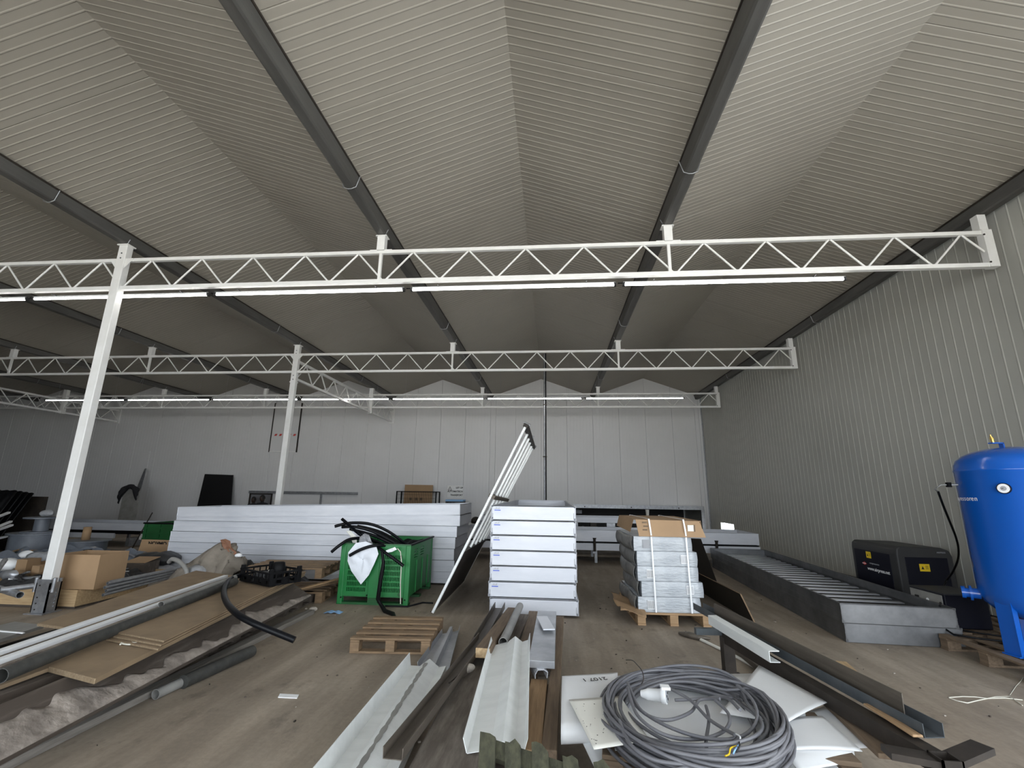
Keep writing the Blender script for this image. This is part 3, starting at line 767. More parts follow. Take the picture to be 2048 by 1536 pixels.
mb = MB(); mb.bx(-Wg/2+.06, Wg/2-.06, Dg/2-.04, Dg/2-.012, .11, Hg); mb.build('back_wall', M['green'], t, world=False)
sl2 = []
for grp in (-.33, .0, ):
    for k in range(4): sl2.append((grp-.09, grp+.10, Hg-.20+.035*k, Hg-.185+.035*k))
for s in (-1, 1):
    mb = MB(); slotted(mb, -Dg/2+.05, Dg/2-.05, .11, Hg, s*Wg/2-(.03 if s > 0 else -.01), s*Wg/2-(.01 if s > 0 else -.03), sl2)
    mb.v = [Vector((v.y, v.x, v.z)) for v in mb.v]; mb.f = [list(reversed(f)) for f in mb.f]
    for yy in (-.3, .02, .33): mb.bx(s*Wg/2-.012, s*Wg/2+.004, yy-.02+.03, yy+.02+.03, .12, Hg-.24)
    mb.build('side_wall', M['green'], t, world=False)
mb = MB()
for sx in (-1, 1):
    for sy in (-1, 1):
        mb = MB(); mb.bx(sx*Wg/2-(.075 if sx > 0 else 0), sx*Wg/2+(0 if sx > 0 else .075), sy*Dg/2-(.075 if sy > 0 else 0), sy*Dg/2+(0 if sy > 0 else .075), .0, Hg)
        mb.build('corner_post', M['green'], t, world=False, bevel=.012)
mb = MB(); mb.bx(-.07, .07, -Dg/2-.004, -Dg/2+.02, .09, Hg-.02); mb.build('centre_rib', M['green'], t, world=False, bevel=.006)
mb = MB(); mb.bx(-Wg/2+.03, Wg/2-.03, -Dg/2+.02, Dg/2-.02, .10, .13); mb.build('floor_panel', M['dgreen'], t, world=False)
for yy in (-Dg/2+.06, 0, Dg/2-.06):
    mb = MB(); mb.bx(-Wg/2+.0, Wg/2-.0, yy-.055, yy+.055, .0, .03); mb.bx(-.07, .07, yy-.05, yy+.05, .03, .1); mb.build('skid', M['dgreen'], t, world=False)
for s in (-1, 1):
    mb = MB(); mb.bx(s*Wg/2-.018, s*Wg/2+.018, -Dg/2, Dg/2, Hg-.004, Hg+.018); mb.build('rim', M['black'] if s > 0 else M['dgreen'], t, world=False)
    mb = MB(); mb.bx(-Wg/2, Wg/2, s*(Dg/2-.014)-.018, s*(Dg/2-.014)+.018, Hg-.004, Hg+.012); mb.build('rim', M['dgreen'], t, world=False)
for xx, zz in ((-Wg/2+.06, .09), (-.08, .125), (Wg/2-.045, .08)):
    mb = MB(); mb.tube([(xx, -Dg/2-.003, zz), (xx, -Dg/2+.003, zz)], .011, 10); mb.build('drain_hole', M['black'], t, world=False)
mb = MB(); mb.tube([(Wg/2-.13, -Dg/2+.005, .145), (Wg/2-.13, -Dg/2+.014, .145)], .026, 14); mb.build('boss', M['dgreen'], t, world=False)
# hoses over the box; heights read from the box rim
YFb = gl.y
def hose(label, pts, r=.022, name='black_hose', m=None, n=10):
    P_ = [Vector(p) for p in pts]; out = []
    for i in range(len(P_)-1):
        p0 = P_[max(i-1, 0)]; p1, p2 = P_[i], P_[i+1]; p3 = P_[min(i+2, len(P_)-1)]
        for k in range(8):
            u = k/8; out.append(.5*((2*p1)+(p2-p0)*u+(2*p0-5*p1+4*p2-p3)*u*u+(3*p1-p0-3*p2+p3)*u**3))
    out.append(P_[-1])
    o = MB().tube(out, r, n).build(name, m or M['hose'], origin=tuple(P_[0]))
    return tag(o, label, 'hose', 'black hose offcuts in the green box')
hose('black hose arching highest over the green box, end pointing left', [(-3.181, 6.750, 1.034), (-2.995, 6.850, 1.080), (-2.747, 7.000, 1.061), (-2.520, 7.150, 0.953), (-2.322, 7.300, 0.790), (-2.211, 7.400, 0.686)])
hose('black hose arching just under the highest one over the green box', [(-3.135, 6.900, 1.017), (-2.919, 6.900, 1.021), (-2.675, 7.000, 0.947), (-2.373, 7.100, 0.787), (-2.227, 7.200, 0.679)])
hose('short black hose end sticking up and left above the green box', [(-3.056, 6.700, 1.144), (-2.986, 6.800, 1.055), (-2.901, 6.950, 0.932), (-2.681, 7.100, 0.751)])
hose('black hose hanging out over the left edge of the green box', [(-3.118, 6.600, 0.700), (-3.012, 6.620, 0.794), (-2.915, 6.750, 0.865), (-2.747, 6.950, 0.850), (-2.522, 7.100, 0.712)])
hose('black hose lying over the white cloth on the front of the box', [(-2.841, 6.580, 0.662), (-2.682, 6.580, 0.746), (-2.500, 6.620, 0.799), (-2.344, 6.800, 0.777), (-2.181, 7.000, 0.717)])
hose('black hose pointing down to the right across the front of the box', [(-2.056, 6.580, 0.545), (-2.183, 6.580, 0.626), (-2.340, 6.600, 0.712), (-2.522, 6.720, 0.781), (-2.725, 6.900, 0.827)])
hose('black hose buried in the middle of the bundle on the green box', [(-3.074, 7.050, 0.979), (-2.655, 7.000, 0.890), (-2.274, 7.050, 0.723)])
hose('black hose lowest in the bundle on the green box', [(-2.893, 7.050, 0.895), (-2.536, 6.950, 0.798), (-2.194, 6.950, 0.701)])
hose('black hose at the back of the bundle on the green box', [(-3.065, 7.300, 1.006), (-2.651, 7.300, 0.909), (-2.211, 7.300, 0.682)])
hose('thin black hose end above the right rim of the green box', [(-2.125, 7.200, 0.797), (-2.169, 7.150, 0.743), (-2.242, 7.100, 0.683)], .014)
# white cloth, dirty bag and cream foam between the hoses
cw0 = [(-2.790, 6.645, 0.824), (-2.882, 6.630, 0.695), (-2.885, 6.630, 0.582), (-2.814, 6.630, 0.451), (-2.660, 6.630, 0.279), (-2.556, 6.630, 0.406), (-2.496, 6.630, 0.539), (-2.443, 6.630, 0.686), (-2.487, 6.645, 0.790), (-2.647, 6.650, 0.847)]
def fan_sheet(pts, m, name, label, cat, bump=.02, t=.004, rings=6):
    P_ = [Vector(p) for p in pts]; c = sum(P_, Vector())/len(P_); n = len(P_)*4
    ring = []
    for i in range(len(P_)):
        for k in range(4): ring.append(P_[i].lerp(P_[(i+1) % len(P_)], k/4))
    mb = MB()
    def fn(u, v):
        p = ring[int(round(u*n)) % n]; q = c.lerp(p, .02+.98*v)
        s = bump*math.sin(v*PI*.9)*(.55+.45*math.sin(u*25+v*6))
        return q+Vector((0, -s, s*.2))
    mb.grid(fn, n, rings)
    o = mb.build(name, m, origin=tuple(P_[0]))
    return tag(o, label, cat)
fan_sheet(cw0, M['cloth'], 'white_cloth', 'white woven cloth hanging in a point over the front of the green box', 'cloth', .03)
fan_sheet([(-2.328, 6.600, 0.739), (-2.202, 6.600, 0.788), (-2.171, 6.600, 0.756), (-2.240, 6.600, 0.721), (-2.325, 6.600, 0.706)], M['white_pl'], 'plastic_scrap', 'small white plastic scrap hanging over the front rim of the green box', 'scrap', .012)
fan_sheet([(-3.067, 6.900, 0.961), (-2.990, 6.900, 0.963), (-2.890, 6.880, 0.889), (-2.860, 6.850, 0.787), (-2.921, 6.850, 0.786), (-2.999, 6.900, 0.892)], M['cream_sheet'], 'foam_piece', 'cream foam piece upright between the hoses in the green box', 'foam', .015)
fan_sheet([(-2.783, 6.740, 0.787), (-2.778, 6.740, 0.897), (-2.708, 6.740, 0.947), (-2.646, 6.740, 0.927), (-2.593, 6.740, 0.832), (-2.545, 6.700, 0.796), (-2.660, 6.700, 0.767)], M['bag'], 'plastic_bag', 'crumpled grey plastic bag among the hoses on the green box', 'bag', .05)
# filling inside the box so it reads as full
mb = MB(); mb.grid(lambda u, v: (gcen.x-Wg/2+.05+u*(Wg-.1), gcen.y-Dg/2+.06+v*(Dg-.12), .70+.09*math.sin(u*5+1)*math.sin(v*4)+.03*math.sin(u*19)*math.sin(v*23)), 22, 22)
tag(mb.build('hose_scrap', M['black'], origin=(gcen.x, gcen.y, .6)), 'tangled black hose scraps filling the green box', 'scrap', kind='stuff')
mb = MB(); P_ = [(-2.384, 6.600, 0.724), (-2.354, 6.610, 0.578), (-2.370, 6.610, 0.415), (-2.385, 6.610, 0.253), (-2.394, 6.610, 0.105)]
mb.tube(P_+[(P_[-1][0]+.02, 6.62, .06), (-2.194, 6.352, 0.020), (-2.041, 6.222, 0.020), (-1.921, 5.987, 0.012)], [.02,.024,.03,.028,.03,.022,.028,.028,.014], 8)
tag(mb.build('black_film_strip', M['black'], origin=(-2.223, 6.435, 0.000)), 'twisted black film strip trailing down the green box onto the floor', 'strip')
mb = MB(); mb.tube([(-2.171, 6.620, 0.767), (-2.121, 6.610, 0.723), (-2.097, 6.610, 0.585), (-2.093, 6.610, 0.325), (-2.073, 6.610, 0.052)], .007, 6)
tag(mb.build('rope', M['string'], origin=(-2.073, 6.610, 0.052)), 'pale rope hanging down the front corner of the green box', 'rope')
mb = MB(); mb.tube([(-2.303, 6.654, 0.010), (-1.989, 6.663, 0.012), (-1.851, 6.919, 0.012), (-1.697, 6.912, 0.012)], .012, 6)
tag(mb.build('black_tube', M['hose'], origin=(-2.005, 6.715, 0.000)), 'thin black tube lying on the floor beside the green box', 'tube')

# ------------------------------------------------------------------ compressor corner
pallet('wooden_pallet', 'old grey-brown pallet under the blue air tank by the right wall', (4.78, 5.27, 0), PI/2, 1.02, 1.30, M['wood_brown'], boards=6)
pallet('wooden_pallet', 'old pallet under the small dark air dryer', (4.93, 6.25, 0), PI/2, .8, 1.0, M['wood_brown'])
TX, TY, TR = 4.68, 5.15, .45
t = thing('air_tank', 'tall blue compressed air tank on legs at the right edge', 'tank', (TX, TY, .144))
prof = [(.0, .42), (.12, .425), (.24, .45), (.35, .50), (.42, .57), (TR, .66), (TR, 1.83)]
prof += [(TR+.004, 1.835), (TR+.004, 1.85), (TR, 1.855), (TR*.985, 1.90), (TR*.93, 1.95), (TR*.82, 1.995), (TR*.64, 2.035), (TR*.42, 2.062), (TR*.2, 2.078), (0, 2.083)]
MB().lathe(prof, 64, Matrix.Translation((TX, TY, 0))).build('shell', M['blue'], t)
for k in range(3):
    a = math.radians(-172+120*k); c, s_ = math.cos(a), math.sin(a)
    mb = MB(); R = Matrix.Rotation(a, 3, 'Z')
    mb.box((TX+c*TR*.93, TY+s_*TR*.93, .40), (.012, .15, .51), R); mb.box((TX+c*TR*.86, TY+s_*TR*.86, .152), (.13, .15, .012), R)
    mb.box((TX+c*TR*.90-s_*.07, TY+s_*TR*.90+c*.07, .40), (.05, .01, .51), R)
    mb.build('leg', M['blue'], t)
ga_ = Vector((4.255, 4.800, 1.667)); 
def on_shell(px_dir, z, off=0.0):
    d = Vector(px_dir).normalized(); return Vector((TX+d.x*(TR+off), TY+d.y*(TR+off), z))
# pressure gauge facing the door
gd = Vector((-.80, -.60, 0)).normalized(); gp = on_shell(gd, 1.66)
g = MB(); Mg = frame(gp, gp+gd, (0,0,1)); g.tube([gp, gp+gd*.035], .05, 24); go = g.build('pressure_gauge', M['navy'], t)
MB().tube([gp+gd*.035, gp+gd*.038], .043, 24).build('dial', M['white_pl'], go)
MB().tube([gp+gd*.038, gp+gd*.0395], .022, 20).build('dial_mark', M['greymark'], go)
MB().bar(gp+gd*.04+Vector((-.018,0,-.004)), gp+gd*.04+Vector((.012,0,.006)), .004, .001, gd).build('needle', M['ink'], go)
# lifting lug and brass safety valve
lt = Vector((TX-.10, TY+.0, 2.06))
mb = MB(); mb.bar(lt+Vector((-.06,0,.062)), lt+Vector((.05,0,.062)), .05, .012); mb.bar(lt+Vector((.045,0,.0)), lt+Vector((.045,0,.066)), .05, .012, (1,0,0)); mb.build('lifting_lug', M['blue'], t)
vv = MB(); vb = lt+Vector((-.03, 0, .068)); vv.tube([vb, vb+Vector((-.004,0,.03))], .014, 8); vv.tube([vb+Vector((-.004,0,.03)), vb+Vector((-.01,0,.062))], [.019, .012], 8); vv.tube([vb+Vector((-.01,0,.062)), vb+Vector((-.012,0,.082))], .007, 8); vv.build('safety_valve', M['brass'], t)
# side fittings on the wall side
ad = Vector((-.93, .37, 0)).normalized(); ap = on_shell(ad, 1.70)
mb = MB(); mb.tube([ap, ap+ad*.07], .011, 8); fo = mb.build('outlet_nipple', M['galv'], t)
MB().box(ap+ad*.075, (.035, .035, .05)).build('hose_coupling', M['black'], t)
bd = Vector((-.82, .57, 0)).normalized(); bp = on_shell(bd, .62, -.02)
mb = MB(); mb.tube([bp, bp+bd*.06], .05, 16); mb.tube([bp+bd*.06, bp+bd*.08], .072, 18); mb.tube([bp+bd*.08, bp+bd*.11], .045, 14); mb.tube([bp+bd*.11, bp+bd*.14], .062, 6); mb.build('flanged_outlet', M['blue'], t)
# lettering wrapped round the shell
def ring_text(s, z, size, th0, m):
    th = th0
    for ch in s:
        d = Vector((math.cos(th), math.sin(th), 0)); p = Vector((TX, TY, z))+d*(TR+.0012); right = Vector((-d.y, d.x, 0))
        text(ch, size, m, t, face_matrix(p, right, (0,0,1)), .0006)
        th += size*{'m': .80, 'r': .36, 's': .46}.get(ch, .54)/TR
ring_text('compressoren', 1.54, .066, math.radians(136), M['white_pl'])
# black air hose hanging by the wall
hp0 = ap+ad*.09
o = MB().tube([hp0, hp0+ad*.05+Vector((0,0,-.002)), hp0+ad*.10+Vector((-.01,0,-.05)), Vector((4.231, 5.550, 1.632))], .005, 6).build('steel_hose_link', M['galv'], t)
hp = [(4.231, 5.550, 1.632), (4.309, 5.620, 1.487), (4.444, 5.750, 1.312), (4.633, 5.950, 1.122), (4.789, 6.150, 0.966), (4.947, 6.400, 0.813), (5.016, 6.600, 0.652), (5.039, 6.750, 0.526), (4.866, 6.600, 0.442), (4.287, 5.900, 0.394)]
hose('black air hose hanging from the blue tank down to the dryer', hp, .011, 'air_hose', M['hose'])
bpy.data.objects['air_hose']['group'] = 'air hoses'
# screw compressor cabinet: door side faces the room, louvred end faces the camera
CX0, CX1, CY0, CY1, CZ0, CZ1 = 4.72, 5.44, 7.10, 8.08, .0, .905
t = thing('compressor_cabinet', 'dark grey compressor cabinet with navy doors and yellow stickers by the right wall', 'compressor', (CX0, CY0, CZ0))
def prof_top(y0, y1):
    return [(CX0, .80), (CX0+.01, .87), (CX0+.05, CZ1), (CX1-.12, CZ1-.012), (CX1-.03, .86), (CX1, .78)]
mb = MB(); pr_ = [(CX0, CZ0+.06)]+prof_top(0,0)+[(CX1, CZ0+.06)]; n = len(pr_)
mb.add([(x, CY0, z) for x, z in pr_]+[(x, CY1, z) for x, z in pr_], [tuple(reversed(range(n))), tuple(range(n, 2*n))]+[(i, (i+1) % n, n+(i+1) % n, n+i) for i in range(n)])
mb.v = [v for v in mb.v]; body = mb.build('housing', M['dgrey'], t, bevel=.02)
MB().bx(CX0-.006, CX0+.01, CY0+.14, CY1-.07, .10, .78).build('side_door', M['navy'], t, bevel=.004)
MB().bx(CX0+.10, CX1-.08, CY0-.006, CY0+.01, .10, .765).build('end_door', M['navy'], t, bevel=.004)
MB().bx(CX0+.03, CX1-.03, CY0+.03, CY1-.03, 0, .06).build('plinth', M['black'], t)
def sticker(origin, right, up, w, h, m=M['yellow']):
    r, u = Vector(right), Vector(up); p = Vector(origin); nn = r.cross(u)
    mb = MB(); mb.slab([p-r*w/2-u*h/2, p+r*w/2-u*h/2, p+r*w/2+u*h/2, p-r*w/2+u*h/2], .0015, down=-nn)
    o = mb.build('warning_sticker', m, t)
    k = MB(); a = p+nn*.0012; k.slab([a-r*w*.34-u*h*.22, a-r*w*.06-u*h*.22, a-r*w*.20+u*h*.22], .0012, down=-nn)
    for q in range(3): k.slab([a+r*w*.08+u*h*(.2-q*.18), a+r*w*.36+u*h*(.2-q*.18), a+r*w*.36+u*h*(.26-q*.18), a+r*w*.08+u*h*(.26-q*.18)], .0012, down=-nn)
    k.build('print', M['ink'], o); return o
xs_ = CX0-.0085
sticker((xs_, CY0+.58, .72), (0,-1,0), (0,0,1), .105, .09)
sticker((CX0+.33, CY0-.0085, .635), (1,0,0), (0,0,1), .13, .095)
mb = MB(); p = Vector((xs_, CY0+.70, .585)); mb.slab([p+Vector((0,.055,0)), p+Vector((0,0,.024)), p+Vector((0,-.055,0)), p+Vector((0,0,-.024))], .0015, down=(1,0,0)); bg = mb.build('badge', M['red'], t)
mb = MB(); p = Vector((xs_-.001, CY0+.70, .585)); mb.slab([p+Vector((0,.05,.004)), p+Vector((0,-.03,.006)), p+Vector((0,-.03,-.004)), p+Vector((0,.05,-.006))], .0012, down=(1,0,0)); mb.build('badge_stripe', M['white_pl'], bg)
text('www.airpress.net', .066, M['white_pl'], t, face_matrix((xs_, CY0+.645, .505), (0,-1,0), (0,0,1)), .0008, bold=.001)
text('compressoren', .036, M['greymark'], t, face_matrix((xs_, CY0+.585, .595), (0,-1,0), (0,0,1)), .0008)
text('AIRPRESS', .028, M['greymark'], t, face_matrix((CX0+.52, CY0-.003, .825), (1,0,0), (0,0,1)), .0008)
# dryer
t = thing('air_dryer', 'small dark air dryer box with grey control panel between the cabinet and tank', 'dryer', (4.41, 5.96, .144))
DX, DY = 4.40, 5.97
MB().bx(DX, DX+.45, DY, DY+.52, .15, .50).build('housing', M['navy'], t, bevel=.01)
MB().bx(DX-.002, DX+.452, DY-.002, DY+.522, .495, .51).build('lid', M['dgrey'], t)
cp = MB().bx(DX-.008, DX+.004, DY+.03, DY+.50, .24, .485).build('control_panel', M['pipe_grey'], t)
for yy, zz in ((.40, .40), (.36, .31)): MB().box((DX-.01, DY+yy, zz), (.006, .06, .04)).build('display', M['ink'], cp)
for yy, zz in ((.24, .40), (.14, .36)): MB().tube([(DX-.008, DY+yy, zz), (DX-.014, DY+yy, zz)], .018, 14).build('button', M['white_pl'], cp)
MB().bx(DX+.02, DX+.43, DY+.02, DY+.5, .144, .152).build('foot_plate', M['black'], t)
o = MB().tube([(4.95, 5.75, .18), (4.90, 5.70, .155), (4.7, 5.72, .155), (4.5, 5.85, .155), (4.45, 5.95, .156)], .008, 6).build('power_cord', M['hose'], origin=(4.7, 5.72, .145))
tag(o, 'thin black cord lying on the old pallet before the dryer', 'cord')
o = MB().tube([(4.24, 5.90, .30), (4.22, 5.84, .2), (4.24, 5.72, .152), (4.4, 5.6, .152), (4.7, 5.5, .152)], .01, 6).build('drain_hose', M['hose'], origin=(4.4, 5.6, .145))
tag(o, 'dark drain hose lying on the old pallet in front of the tank', 'hose')

# ------------------------------------------------------------------ steel trestle and profiles at the right
ZT_ = .41
n0, f0 = Vector((1.788, 2.646, 0.410)), Vector((1.499, 4.510, 0.410))
n1 = Vector((1.504, 2.822, 0.360)); 
t = thing('steel_trestle', 'low dark steel trestle frame carrying the galvanised profiles', 'trestle', (n0.x, n0.y, 0))
ax = (f0-n0).normalized(); sd = Vector((ax.y, -ax.x, 0))
if sd.x < 0: sd.negate()
MB().bar(n0+Vector((0,0,-.05)), f0+Vector((0,0,-.05)), .08, .08).build('main_beam', M['dark_steel'], t)
w_ = MB()
for sx, sy, lx, ly in ((-1,0,.008,.09), (1,0,.008,.09), (0,-1,.09,.008), (0,1,.09,.008)):
    w_.box((n0.x+sx*.041, n0.y-.05+sy*.041, .205), (lx, ly, .41))
w_.build('leg', M['dark_steel'], t)
MB().bx(f0.x-.045, f0.x+.045, f0.y-.045, f0.y+.045, .012, .37).build('leg', M['dark_steel'], t)
MB().box((f0.x, f0.y, .022), (.26, .30, .044)).build('foot_plate', M['dark_steel'], t)
MB().box((n0.x, n0.y-.05, .006), (.2, .2, .012)).build('foot_plate', M['dark_steel'], t)
c0, c1 = Vector((1.554, 2.627, 0.400)), Vector((2.055, 2.724, 0.400))
MB().bar(c0, Vector((n0.x-.04, n0.y-.04, .385)), .09, .028).build('cross_bar', M['dark_steel'], t)
MB().bar(Vector((n0.x+.04, n0.y-.03, .385)), c1, .09, .028).build('cross_bar', M['dark_steel'], t)
MB().bar(f0+Vector((-.26,-.0,-.01)), f0+Vector((.05,.02,-.01)), .05, .05).build('cross_bar', M['grey_steel'], t)
# second beam and a plank between them, nearer the white sheets
plank('rough_plank', (1.697, 2.802, 0.310), (1.762, 3.405, 0.310), .15, .025, M['wood_brown'], 'short dirty plank lying under the white sheets beside the trestle', 'plank')
# galvanised channels resting on the main beam
def chan(w, h): return [(-w/2, h), (-w/2, 0), (w/2, 0), (w/2, h)]
profile_bar('steel_channel', Vector((1.873, 2.765, 0.412)), Vector((1.498, 5.276, 0.412)), chan(.10, .06), M['grey_steel'], 'long blue-grey galvanised channel lying open side up along the trestle', 'channel', t=.004)
profile_bar('angle_profile', Vector((1.851, 2.922, 0.420)), Vector((1.550, 4.937, 0.420)), [(-.04,.0), (.0,.0), (-.004,.125)], M['rust_steel'], 'long brownish steel angle with a tall flange on the trestle', 'profile', t=.005)
profile_bar('white_channel', Vector((1.513, 3.699, 0.430)), Vector((1.404, 4.652, 0.430)), [(-.07,0), (-.0,0), (-.0,.065), (-.07,.065)], M['pipe_grey'], 'short pale grey channel lying on its side at the far half of the trestle', 'channel', t=.006)
bpy.data.objects['white_channel'].data.materials[0] = M['white_metal']
plank('wood_strip', (1.786, 2.749, 0.425), (1.774, 3.101, 0.425), .05, .012, M['wood_tan'], 'thin orange-tan wood strip inside the channel on the trestle', 'strip')
plank('wood_strip', (2.469, 3.998, 0.060), (2.691, 5.022, 0.060), .09, .02, M['wood_pale'], 'thin pale wood strip lying on the floor behind the steel angle', 'strip')
# things on the floor behind the trestle
o = MB().tube([(1.566, 5.822, 0.015), (1.789, 5.184, 0.015), (1.971, 4.484, 0.015)], .016, 8).build('pale_pipe', M['cream_sheet'], origin=(1.807, 5.235, 0.000)); tag(o, 'thin pale pipe lying on the floor below the trestle', 'pipe')
o = MB().tube([(1.433, 5.880, 0.020), (1.517, 5.780, 0.030), (1.601, 5.700, 0.030), (1.723, 5.716, 0.020)], [.015,.035,.03,.012], 8).build('dark_scrap', M['rust_steel'], origin=(1.587, 5.898, 0.000)); tag(o, 'dark curled scrap lying on the floor beside the pale pipe', 'scrap')
plank('steel_flat', (1.880, 4.057, 0.080), (1.866, 5.309, 0.080), .11, .05, M['rust_steel'], 'rusty steel flat lying on the floor under the trestle', 'steel')
# white string on the floor to the right
o = MB().tube([(3.164, 4.437, 0.004), (3.292, 4.471, 0.004), (3.383, 4.468, 0.006), (3.464, 4.455, 0.004), (3.613, 4.477, 0.006), (3.725, 4.460, 0.004)], .004, 5).build('white_string', M['string'], origin=(3.396, 4.485, 0.000)); tag(o, 'white twine lying straight on the floor below the blue tank', 'string')
o = MB().tube([(3.156, 4.427, 0.004), (3.178, 4.375, 0.004), (3.227, 4.346, 0.004), (3.349, 4.405, 0.004), (3.553, 4.494, 0.004), (3.682, 4.514, 0.006), (3.625, 4.350, 0.004)], .004, 5).build('white_string', M['string'], origin=(3.243, 4.367, 0.000)); tag(o, 'white twine looping on the floor under the straight twine', 'string')
o = MB().tube([(3.715, 4.551, 0.004), (3.948, 4.759, 0.004), (4.102, 4.886, 0.004), (4.201, 4.977, 0.004)], .002, 4).build('white_string', M['string'], origin=(3.958, 4.771, 0.000)); tag(o, 'thin curl of twine at the edge of the old tank pallet', 'string')

# ------------------------------------------------------------------ foreground: sheet-metal gutters, planks, beams
def strip_between(name, nl, nr, fl, fr, prof, m, label, cat, t=.004):
    """folded sheet between a near edge nl-nr and a far edge fl-fr; prof = (u across, height)"""
    nl, nr, fl, fr = map(Vector, (nl, nr, fl, fr)); mb = MB(); n = len(prof)
    top = []
    for a, b in ((nl, nr), (fl, fr)): top.append([a.lerp(b, u)+Vector((0,0,h)) for u, h in prof])
    for i in range(n-1):
        q = [top[0][i], top[0][i+1], top[1][i+1], top[1][i]]; nn = (q[1]-q[0]).cross(q[3]-q[0]).normalized()
        if nn.z < 0: nn.negate()
        mb.slab(q, t, down=-nn)
    o = mb.build(name, m, origin=tuple((nl+nr)/2)); return tag(o, label, cat)
strip_between('white_gutter_sheet', (-1.245, 2.565, 0.050), (-0.819, 2.612, 0.050), (-1.280, 4.442, 0.050), (-0.911, 4.314, 0.050), [(-.03,.09), (.0,.10), (.05,.0), (.30,.01), (.52,.075), (.55,.08), (.80,.03), (.98,.05), (1.0,.0)], M['white_metal'], 'folded white sheet-metal gutter lying on the floor, the one further from the coil', 'gutter')
gs_ = [o for o in COL.objects if o.name.startswith('white_gutter_sheet')][0]
rr = random.Random(14); da, db = Vector((-1.245, 2.565, 0.050)).lerp(Vector((-0.819, 2.612, 0.050)), .53), Vector((-1.280, 4.442, 0.050)).lerp(Vector((-0.911, 4.314, 0.050)), .53)
MB().grid(lambda u, v: da.lerp(db, .04+.9*u)+Vector(((v-.5)*(.012+.016*abs(math.sin(u*17))+.012*abs(math.sin(u*47))), 0, .0815-.0)), 60, 1, .001, smooth=False).build('dirt_streak', M['pipe_grey'], gs_)
strip_between('grey_gutter_sheet', (-1.123, 4.403, 0.030), (-0.903, 4.317, 0.030), (-1.178, 5.486, 0.030), (-1.056, 5.578, 0.030), [(-.35,.05), (-.3,.0), (.2,.0), (.25,.06), (.45,.06), (.5,.0), (1.0,.01), (1.05,.06)], M['alu_grey'], 'grey ribbed metal sheet on the floor beyond the white gutters', 'sheet')
strip_between('white_gutter_sheet', (-0.473, 2.802, 0.200), (-0.145, 2.773, 0.200), (-0.530, 4.396, 0.250), (-0.212, 4.438, 0.250), [(-.035,.07), (.03,.0), (.42,.03), (.62,.075), (.82,.03), (.97,.045), (1.02,.10)], M['white_metal'], 'folded white sheet-metal gutter propped on old beams beside the tan planks', 'gutter')
# old beams and boards
plank('old_beam', (-0.564, 2.406, 0.200), (-0.582, 4.569, 0.160), .34, .14, M['beam_wood'], 'very wide weathered dark beam lying between the two white gutters', 'beam', bevel=.012)
plank('weathered_board', (-0.765, 3.866, 0.090), (-0.748, 6.143, 0.060), .17, .03, M['wood_grey'], 'grey weathered board on the floor beyond the wide dark beam', 'board')
plank('cut_timber', (-0.580, 4.155, 0.300), (-0.475, 5.904, 0.220), .125, .075, M['wood_brown'], 'old timber with a pale sawn end, pointing at the central stack', 'timber', bevel=.006)
mbp_ = bpy.data.objects['cut_timber']; e_ = MB().box((-.001, 0, -.0375), (.004, .12, .072)); e_.build('sawn_end', M['wood_pale'], mbp_, world=False)
plank('dark_board', (-0.257, 4.074, 0.160), (-0.227, 6.293, 0.100), .15, .03, M['wood_brown'], 'dark brown board lying behind the propped white gutter', 'board')
plank('dark_board', (-0.432, 4.622, 0.150), (-0.351, 6.043, 0.120), .13, .03, M['wood_grey'], 'narrow dark board between the grey pipe and brown board', 'board')
o = MB().pipe((-0.437, 4.387, 0.280), (-0.385, 5.811, 0.260), .04).build('grey_pipe', M['pipe_grey'], origin=(-0.464, 4.661, 0.200)); tag(o, 'grey plastic pipe lying between the old boards before the central stack', 'pipe')
profile_bar('steel_channel', Vector((-0.813, 2.624, 0.240)), Vector((-0.654, 4.740, 0.200)), chan(.10, .05), M['rust_steel'], 'brown steel channel lying open side up on the wide dark beam', 'channel', t=.005)
profile_bar('steel_channel', Vector((-0.708, 4.860, 0.120)), Vector((-0.673, 6.294, 0.120)), chan(.12, .07), M['rust_steel'], 'short grey-brown steel channel ending near the foot of the central stack', 'channel', t=.005)
plank('aluminium_box', (-0.089, 3.854, 0.320), (-0.065, 5.451, 0.300), .20, .05, M['alu_grey'], 'flat grey aluminium box section lying on the brown boards', 'profile', bevel=.002)
plank('aluminium_plate', (-0.037, 4.604, 0.345), (-0.111, 5.048, 0.345), .11, .012, M['alu'], 'small bright aluminium plate on top of the grey box section', 'plate')
plank('long_batten', (-0.026, 2.840, 0.220), (0.079, 5.679, 0.200), .085, .07, M['wood_brown'], 'long brown square batten along the right side of the scrap wood', 'batten', bevel=.006)
bpy.data.objects['long_batten']['label'] = 'long brown square batten running beside the grey aluminium box section'
plank('tan_plank', (-0.130, 2.892, 0.190), (-0.108, 3.876, 0.190), .125, .03, M['wood_tan'], 'pale tan plank between the propped white gutter and long batten', 'plank')
plank('tan_plank', (-0.162, 2.973, 0.150), (-0.171, 4.114, 0.150), .10, .03, M['wood_brown'], 'thin brown plank under the edge of the pale tan plank', 'plank')
plank('tan_plank', (-0.072, 2.972, 0.155), (-0.056, 3.887, 0.155), .06, .05, M['wood_brown'], 'narrow brown strip between the pale tan plank and long batten', 'plank')
profile_bar('aluminium_offcut', Vector((-0.088, 3.831, 0.240)), Vector((-0.155, 4.109, 0.250)), [(-.045,-.03), (-.05,.01), (-.02,.03), (.03,.03), (.05,.0), (.05,-.03)], M['alu'], 'short shiny curved aluminium offcut in front of the grey box section', 'offcut', t=.006)
